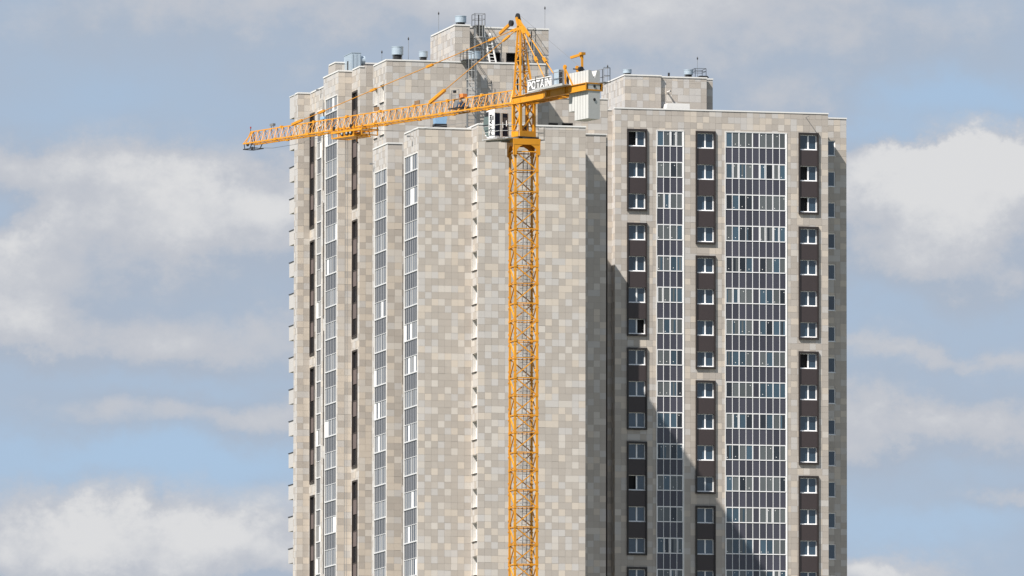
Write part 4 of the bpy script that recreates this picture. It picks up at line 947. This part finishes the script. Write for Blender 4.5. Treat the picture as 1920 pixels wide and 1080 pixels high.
mb = MB(); extr(mb, [(0.12, 0.62), (0.30, 0.62), (0.30, 0.78), (0.12, 0.78)], qc0-0.012, qc0-0.002, BLACK); mb.build('side_vent', cab, cp(sc0, qc0, zcb))
mb = MB(); z0 = zcb-0.1; obox(mb, 0.2, sc0+1.5, qc0-0.25, -0.75, z0-0.06, z0+0.02, STEELL); mb.bar(cp(0.2, -0.9, z0-0.1), cp(sc0+1.5, qc0+0.2, z0-0.1), 0.12, STEEL); mb.bar(cp(0.6, -0.8, z0-0.25), cp(0.6, -1.8, z0-0.25), 0.12, STEEL)
obox(mb, -0.6, 0.2, -1.9, -0.7, z0-0.06, z0+0.02, STEELL); obox(mb, -0.5, 0.5, 0.75, 1.75, z0-0.06, z0+0.0, STEEL)
mb.build('cab_platform', crane, cp(0.5, -1.5, z0))
mb = MB(); railing(mb, [cp(sc0+1.4, qc0-0.22, z0), cp(-0.1, qc0-0.22, z0), cp(-0.55, -1.85, z0), cp(-0.55, -0.8, z0)], 1.05, STEELL); mb.build('railing', crane, cp(0.5, -2.4, z0)); mb = MB(); railing(mb, [cp(-0.45, 0.8, z0), cp(-0.45, 1.7, z0), cp(0.45, 1.7, z0)], 1.05, STEELL); mb.build('railing', crane, cp(0.5, -2.4, z0))

# ================================================================== ROOF EQUIPMENT
def vent(x0, x1, y0, y1, Y, roofz, label, group='round roof ventilators'):
    a = onY(x0, y1, Y); b = onY(x1, y0, Y); c = ((a.x+b.x)/2, Y); r = (b.x-a.x)/2
    o = tag(empty('roof_ventilator', (c[0], c[1], roofz)), label, 'ventilator', group)
    m_ = MB(); m_.cyl(c, r, a.z+0.16, b.z, GALV, 24); m_.cyl(c, r*1.04, b.z-0.05, b.z+0.02, GALV, 24); m_.build('cowl', o, (c[0], c[1], a.z))
    m_ = MB(); m_.cyl(c, r*0.82, roofz, a.z+0.165, BLACK, 16)
    for k in range(4): t = k*math.pi/2+0.6; m_.bar((c[0]+r*0.9*math.cos(t), c[1]+r*0.9*math.sin(t), roofz), (c[0]+r*0.9*math.cos(t), c[1]+r*0.9*math.sin(t), a.z+0.3), 0.05, STEEL)
    m_.build('base', o, (c[0], c[1], roofz)); return o
vent(734.5, 756, 88.5, 106, YT+5, ZT-0.5, 'wide galvanised ventilator on the left roof beside the square duct')
vent(785.5, 802, 97, 110.5, YT+6, ZT-0.5, 'small galvanised ventilator at the foot of the roof penthouse side wall')
vent(878.5, 901, 97.5, 114, YT+0.75, ZT-0.5, 'galvanised ventilator in front of the penthouse beside the steel ladder')
vent(853.5, 874, 31, 45.5, YP+2, ZP-0.5, 'galvanised ventilator on top of the highest penthouse')
vent(1168, 1184, 131, 140.5, YQ+1.5, ZQP-0.5, 'pale ventilator on the left corner of the right block penthouse')
vent(1282.5, 1299, 131.5, 143, YQ+1.6, ZQP-0.5, 'pale ventilator beside the roof hatch frame on the right block')
# square duct with a round side fan
Yd = Y2+4; a = onY(654.5, 131, Yd); b = onY(677, 99.5, Yd)
du = tag(empty('roof_duct', (a.x, Yd, Z3-0.5)), 'tall square galvanised duct with a round fan on its side on the left roof', 'duct')
mb = MB(); w3 = (b.x-a.x); mb.box((a.x+0.25, Yd, Z3-0.5), (b.x, Yd+3.2, b.z), GALV); mb.box((a.x+0.22, Yd-0.03, b.z), (b.x+0.03, Yd+3.23, b.z+0.05), GALV)
for k in range(3): x = a.x+0.35+k*w3*0.3; mb.box((x, Yd-0.035, Z3-0.5), (x+0.03, Yd-0.001, b.z-0.1), GALV)
mb.box((a.x+0.24, Yd+1.4, Z3-0.3), (a.x+0.249, Yd+1.9, b.z-0.6), BLACK); mb.build('duct_box', du, (a.x, Yd, Z3-0.5))
mb = MB(); mb.wheel((b.x+0.22, Yd+0.5, b.z-0.65), (1, 0, 0), 0.42, 0.44, GALV, 18); mb.box((b.x+0.05, Yd+0.3, Z3-0.4), (b.x+0.3, Yd+0.7, b.z-1.1), STEEL); mb.build('side_fan', du, (b.x, Yd, b.z-0.65))
# blue fan unit
Yf = YM+2.5; a = onY(815, 237.5, Yf); b = onY(838.5, 218.5, Yf)
fa = tag(empty('roof_fan_unit', (a.x, Yf, ZM-0.5)), 'blue square roof fan on a dark base behind the lower parapet, under the jib', 'fan unit')
mb = MB(); zq = a.z+0.28; w = b.x-a.x; mb.hexa([(a.x+0.1, Yf, zq), (b.x-0.08, Yf, zq), (b.x-0.08, Yf+0.9, zq), (a.x+0.1, Yf+0.9, zq), (a.x+0.03, Yf, b.z), (b.x, Yf, b.z), (b.x, Yf+0.9, b.z), (a.x+0.03, Yf+0.9, b.z)], GALVB); mb.build('fan_housing', fa, (a.x, Yf, zq))
mb = MB(); mb.box((a.x+0.02, Yf-0.05, ZM-0.5), (b.x-0.02, Yf+0.95, zq-0.002), BLACK); mb.bar((a.x-0.15, Yf-0.1, a.z), (a.x+0.1, Yf, a.z+0.2), 0.08, BLACK); mb.build('base', fa, (a.x, Yf, ZM-0.5))
# lightning rods
def rod(x, yt, yb, Y, label, base=1.0):
    a = onY(x, yb, Y); b = onY(x, yt, Y); o = tag(empty('lightning_rod', (a.x, a.y, a.z-base)), label, 'lightning rod', 'lightning rods on the roofs')
    m_ = MB(); m_.bar((a.x, a.y, a.z-base), (a.x, a.y, b.z-0.18), 0.035, STEEL, n=6); m_.build('rod', o)
    m_ = MB(); m_.cyl((a.x, a.y), 0.04, b.z-0.26, b.z-0.12, BLACK, 8, 0.075); m_.cyl((a.x, a.y), 0.075, b.z-0.119, b.z+0.04, BLACK, 8, 0.015); m_.build('tip', o)
rod(716, 95, 112, YT+9, 'short lightning rod between the square duct and the wide ventilator')
rod(765.7, 70, 110, YT+5, 'lightning rod standing between the two ventilators on the left roof')
rod(822.4, 22.5, 60, YP+7, 'tall lightning rod on the penthouse edge left of its ventilator')
rod(1021.7, 12.5, 53, YP+2, 'tallest lightning rod, on the penthouse right of the crane top')
rod(1139.3, 122, 152, YU+1.5, 'thin lightning rod by the railing behind the counterweights', 3.5)
rod(1307.7, 107, 146, YQ+2, 'lightning rod beside the roof hatch frame on the right block')
rod(921.3, 151, 171, YT-0.8, 'short lightning rod above the jib in front of the upper wall', 6.5)
# caged ladders
def caged_ladder(x0, x1, yt, yb, Y, label, plat, hoopdir=-1, cage=True, wallY=None, hoop_x=None):
    a = onY(x0, yb, Y); b = onY(x1, yt, Y); o = tag(empty('caged_ladder', (a.x, Y, a.z)), label, 'ladder', 'grey caged ladders on the upper tower')
    m_ = MB()
    for x in (a.x, b.x): m_.bar((x, Y, a.z), (x, Y, b.z), 0.15, STEEL)
    k = int((b.z-a.z)/0.33)
    for i in range(k): z_ = a.z+0.2+i*0.33; m_.bar((a.x, Y, z_), (b.x, Y, z_), 0.05, STEEL)
    for i in range(int((b.z-a.z)/2.2)+1):
        for x in (a.x, b.x): m_.bar((x, Y, a.z+0.3+i*2.2), (x, wallY or Y+0.8, a.z+0.3+i*2.2), 0.05, STEEL)
    m_.build('ladder', o)
    if cage:
        m_ = MB(); w = (b.x-a.x)
        for i in range(int((b.z-a.z-2.0)/0.8)):
            z_ = a.z+2.1+i*0.8; ring = [(a.x+w/2+w*0.62*math.cos(math.pi*t/5), Y-0.1-0.72*math.sin(math.pi*t/5), z_) for t in range(6)]
            for p, q in zip(ring, ring[1:]): m_.bar(p, q, 0.05, STEELL)
        for t in (1, 2, 3, 4): x, y = a.x+w/2+w*0.62*math.cos(math.pi*t/5), Y-0.1-0.72*math.sin(math.pi*t/5); m_.bar((x, y, a.z+2.1), (x, y, b.z+0.3), 0.035, STEELL)
        m_.build('safety_cage', o)
    if plat:
        m_ = MB(); px0, px1 = a.x-plat[0], b.x+plat[1]; zp = b.z
        m_.box((px0, Y-0.5, zp-0.08), (px1, Y+0.75, zp), STEEL)
        c_ = [Vector((px0, Y-0.5, zp)), Vector((px1, Y-0.5, zp)), Vector((px1, Y+0.7, zp)), Vector((px0, Y+0.7, zp)), Vector((px0, Y-0.5, zp))]
        railing(m_, c_, plat[2], STEEL); m_.bar((px0+0.35, Y-0.5, zp-0.9), (px0+0.35, Y-0.5, zp+0.95), 0.09, BLACK)
        m_.build('platform', o)
    return o
caged_ladder(876, 891.5, 112, 241, YT-0.75, 'long grey caged ladder up the upper wall beside the crane cab', (0.5, -0.25, 0.75), wallY=YT)
caged_ladder(890, 906, 48, 113, YP+0.25, 'grey caged ladder with a railed platform at the penthouse recess', (0.1, 0.05, 1.05), wallY=YP+0.9)
caged_ladder(990, 1000, 79, 155, YP+0.35, 'grey caged ladder on the penthouse right of the crane top', (0.15, 0.1, 1.25), wallY=YP+0.9)
a0, a1 = onY(918.5, 117, YP-0.2), onY(908.5, 62, YP+0.75); wl = tag(empty('leaning_ladder', a0), 'white ladder leaning against the penthouse over a dark doorway', 'ladder')
mb = MB(); off = Vector((onY(930, 117, YP-0.2).x-a0.x, 0, 0))
for e in (0, 1): mb.bar(a0+off*e, a1+off*(e*0.9), 0.11, WHITE)
mb.build('side_rail', wl, a0)
mb = MB()
for i in range(9): t = (i+0.6)/9; mb.bar(a0+(a1-a0)*t, a0+(a1-a0)*t+off*(1-0.1*t), 0.06, WHITE)
mb.build('rung', wl, a0, kind='stuff')
# wall lamps / small brackets
def bracket(face, x, y, label, L_=0.45):
    u, z_ = face.uz(x, y); p = face.P(u, z_, 0.012); o = tag(empty('wall_floodlight', p), label, 'floodlight', 'small wall floodlights')
    m_ = MB(); m_.bar(p, p+face.N*L_, 0.05, STEEL); m_.build('arm', o); m_ = MB(); q = p+face.N*L_; m_.box(q-Vector((0.12, 0.12, 0.09)), q+Vector((0.12, 0.12, 0.05)), STEEL); m_.build('lamp_head', o)
bracket(fMl, 775, 255.5, 'small floodlight on the pale side wall right under the lower parapet')
bracket(f1l, 602.5, 168.5, 'small floodlight near the top of the far left side wall', 0.35)
bracket(fKl, 702, 307, 'small dark floodlight beside the middle loggia strip', 0.3)
# right block roof items
Yh = YQ+1.2; a = onY(1303.5, 144, Yh); b = onY(1335, 129, Yh); hf = tag(empty('roof_hatch_frame', (a.x, Yh, ZQP-0.5)), 'dark railed hatch frame on the right block penthouse roof', 'hatch frame')
mb = MB(); railing(mb, [Vector((a.x, Yh, a.z)), Vector((b.x-0.6, Yh, a.z)), Vector((b.x-0.6, Yh+1.5, a.z)), Vector((a.x, Yh+1.5, a.z)), Vector((a.x, Yh, a.z))], b.z-a.z, BLACK)
for x in (a.x, b.x-0.6): mb.bar((x, Yh, ZQP-0.5), (x, Yh, a.z), 0.06, BLACK)
mb.build('railing', hf); mb = MB(); mb.hexa([(a.x+0.3, Yh-0.1, a.z-0.05), (b.x-0.3, Yh-0.1, a.z-0.05), (b.x-0.3, Yh+1.2, a.z-0.05), (a.x+0.3, Yh+1.2, a.z-0.05), (a.x+0.45, Yh-0.1, a.z+0.12), (b.x-0.5, Yh-0.1, a.z+0.12), (b.x-0.5, Yh+1.2, a.z+0.12), (a.x+0.45, Yh+1.2, a.z+0.12)], BLACK); mb.build('hatch_lid', hf)
p = onY(1251.5, 173, YQ+0.3-0.02); sp_ = tag(empty('wall_spout', p), 'short pipe sticking out of the right block penthouse wall, casting a slanting shadow', 'pipe')
mb = MB(); mb.bar(p, p+Vector((0, -1.15, 0.0)), 0.17, WHITE, n=12); mb.bar(p+Vector((0, -1.1, 0)), p+Vector((0, -1.16, 0)), 0.13, BLACK, n=12); mb.build('pipe', sp_)
a = onY(1246.5, 204.5, YR+1.4); b = onY(1294, 194.5, YR+1.4); bx = tag(empty('roof_box', (a.x, YR+1.4, ZR-0.5)), 'low white box on the roof edge of the right block', 'roof box')
mb = MB(); mb.hexa([(a.x, YR+1.4, ZR-0.5), (b.x, YR+1.4, ZR-0.5), (b.x, YR+2.6, ZR-0.5), (a.x, YR+2.6, ZR-0.5), (a.x+0.25, YR+1.4, b.z), (b.x-0.05, YR+1.4, b.z), (b.x-0.05, YR+2.6, b.z), (a.x+0.25, YR+2.6, b.z)], WHITE); mb.build('box', bx)
p = onY(1511, 220, YR); rp_ = tag(empty('wall_rod', p), 'thin rod sticking out near the top right corner of the right block', 'rod')
mb = MB(); mb.bar(p, p+Vector((0.05, -0.9, 0.02)), 0.04, STEEL); mb.build('rod', rp_)
p = onY(1254, 142, YQ+1.5); st_ = tag(empty('roof_stub', (p.x, p.y, ZQP-0.5)), 'short dark pipe stub on the middle of the right penthouse roof', 'pipe')
mb = MB(); mb.cyl((p.x, p.y), 0.1, ZQP-0.5, onY(1254, 136.5, YQ+1.5).z, BLACK, 10); mb.build('pipe', st_)
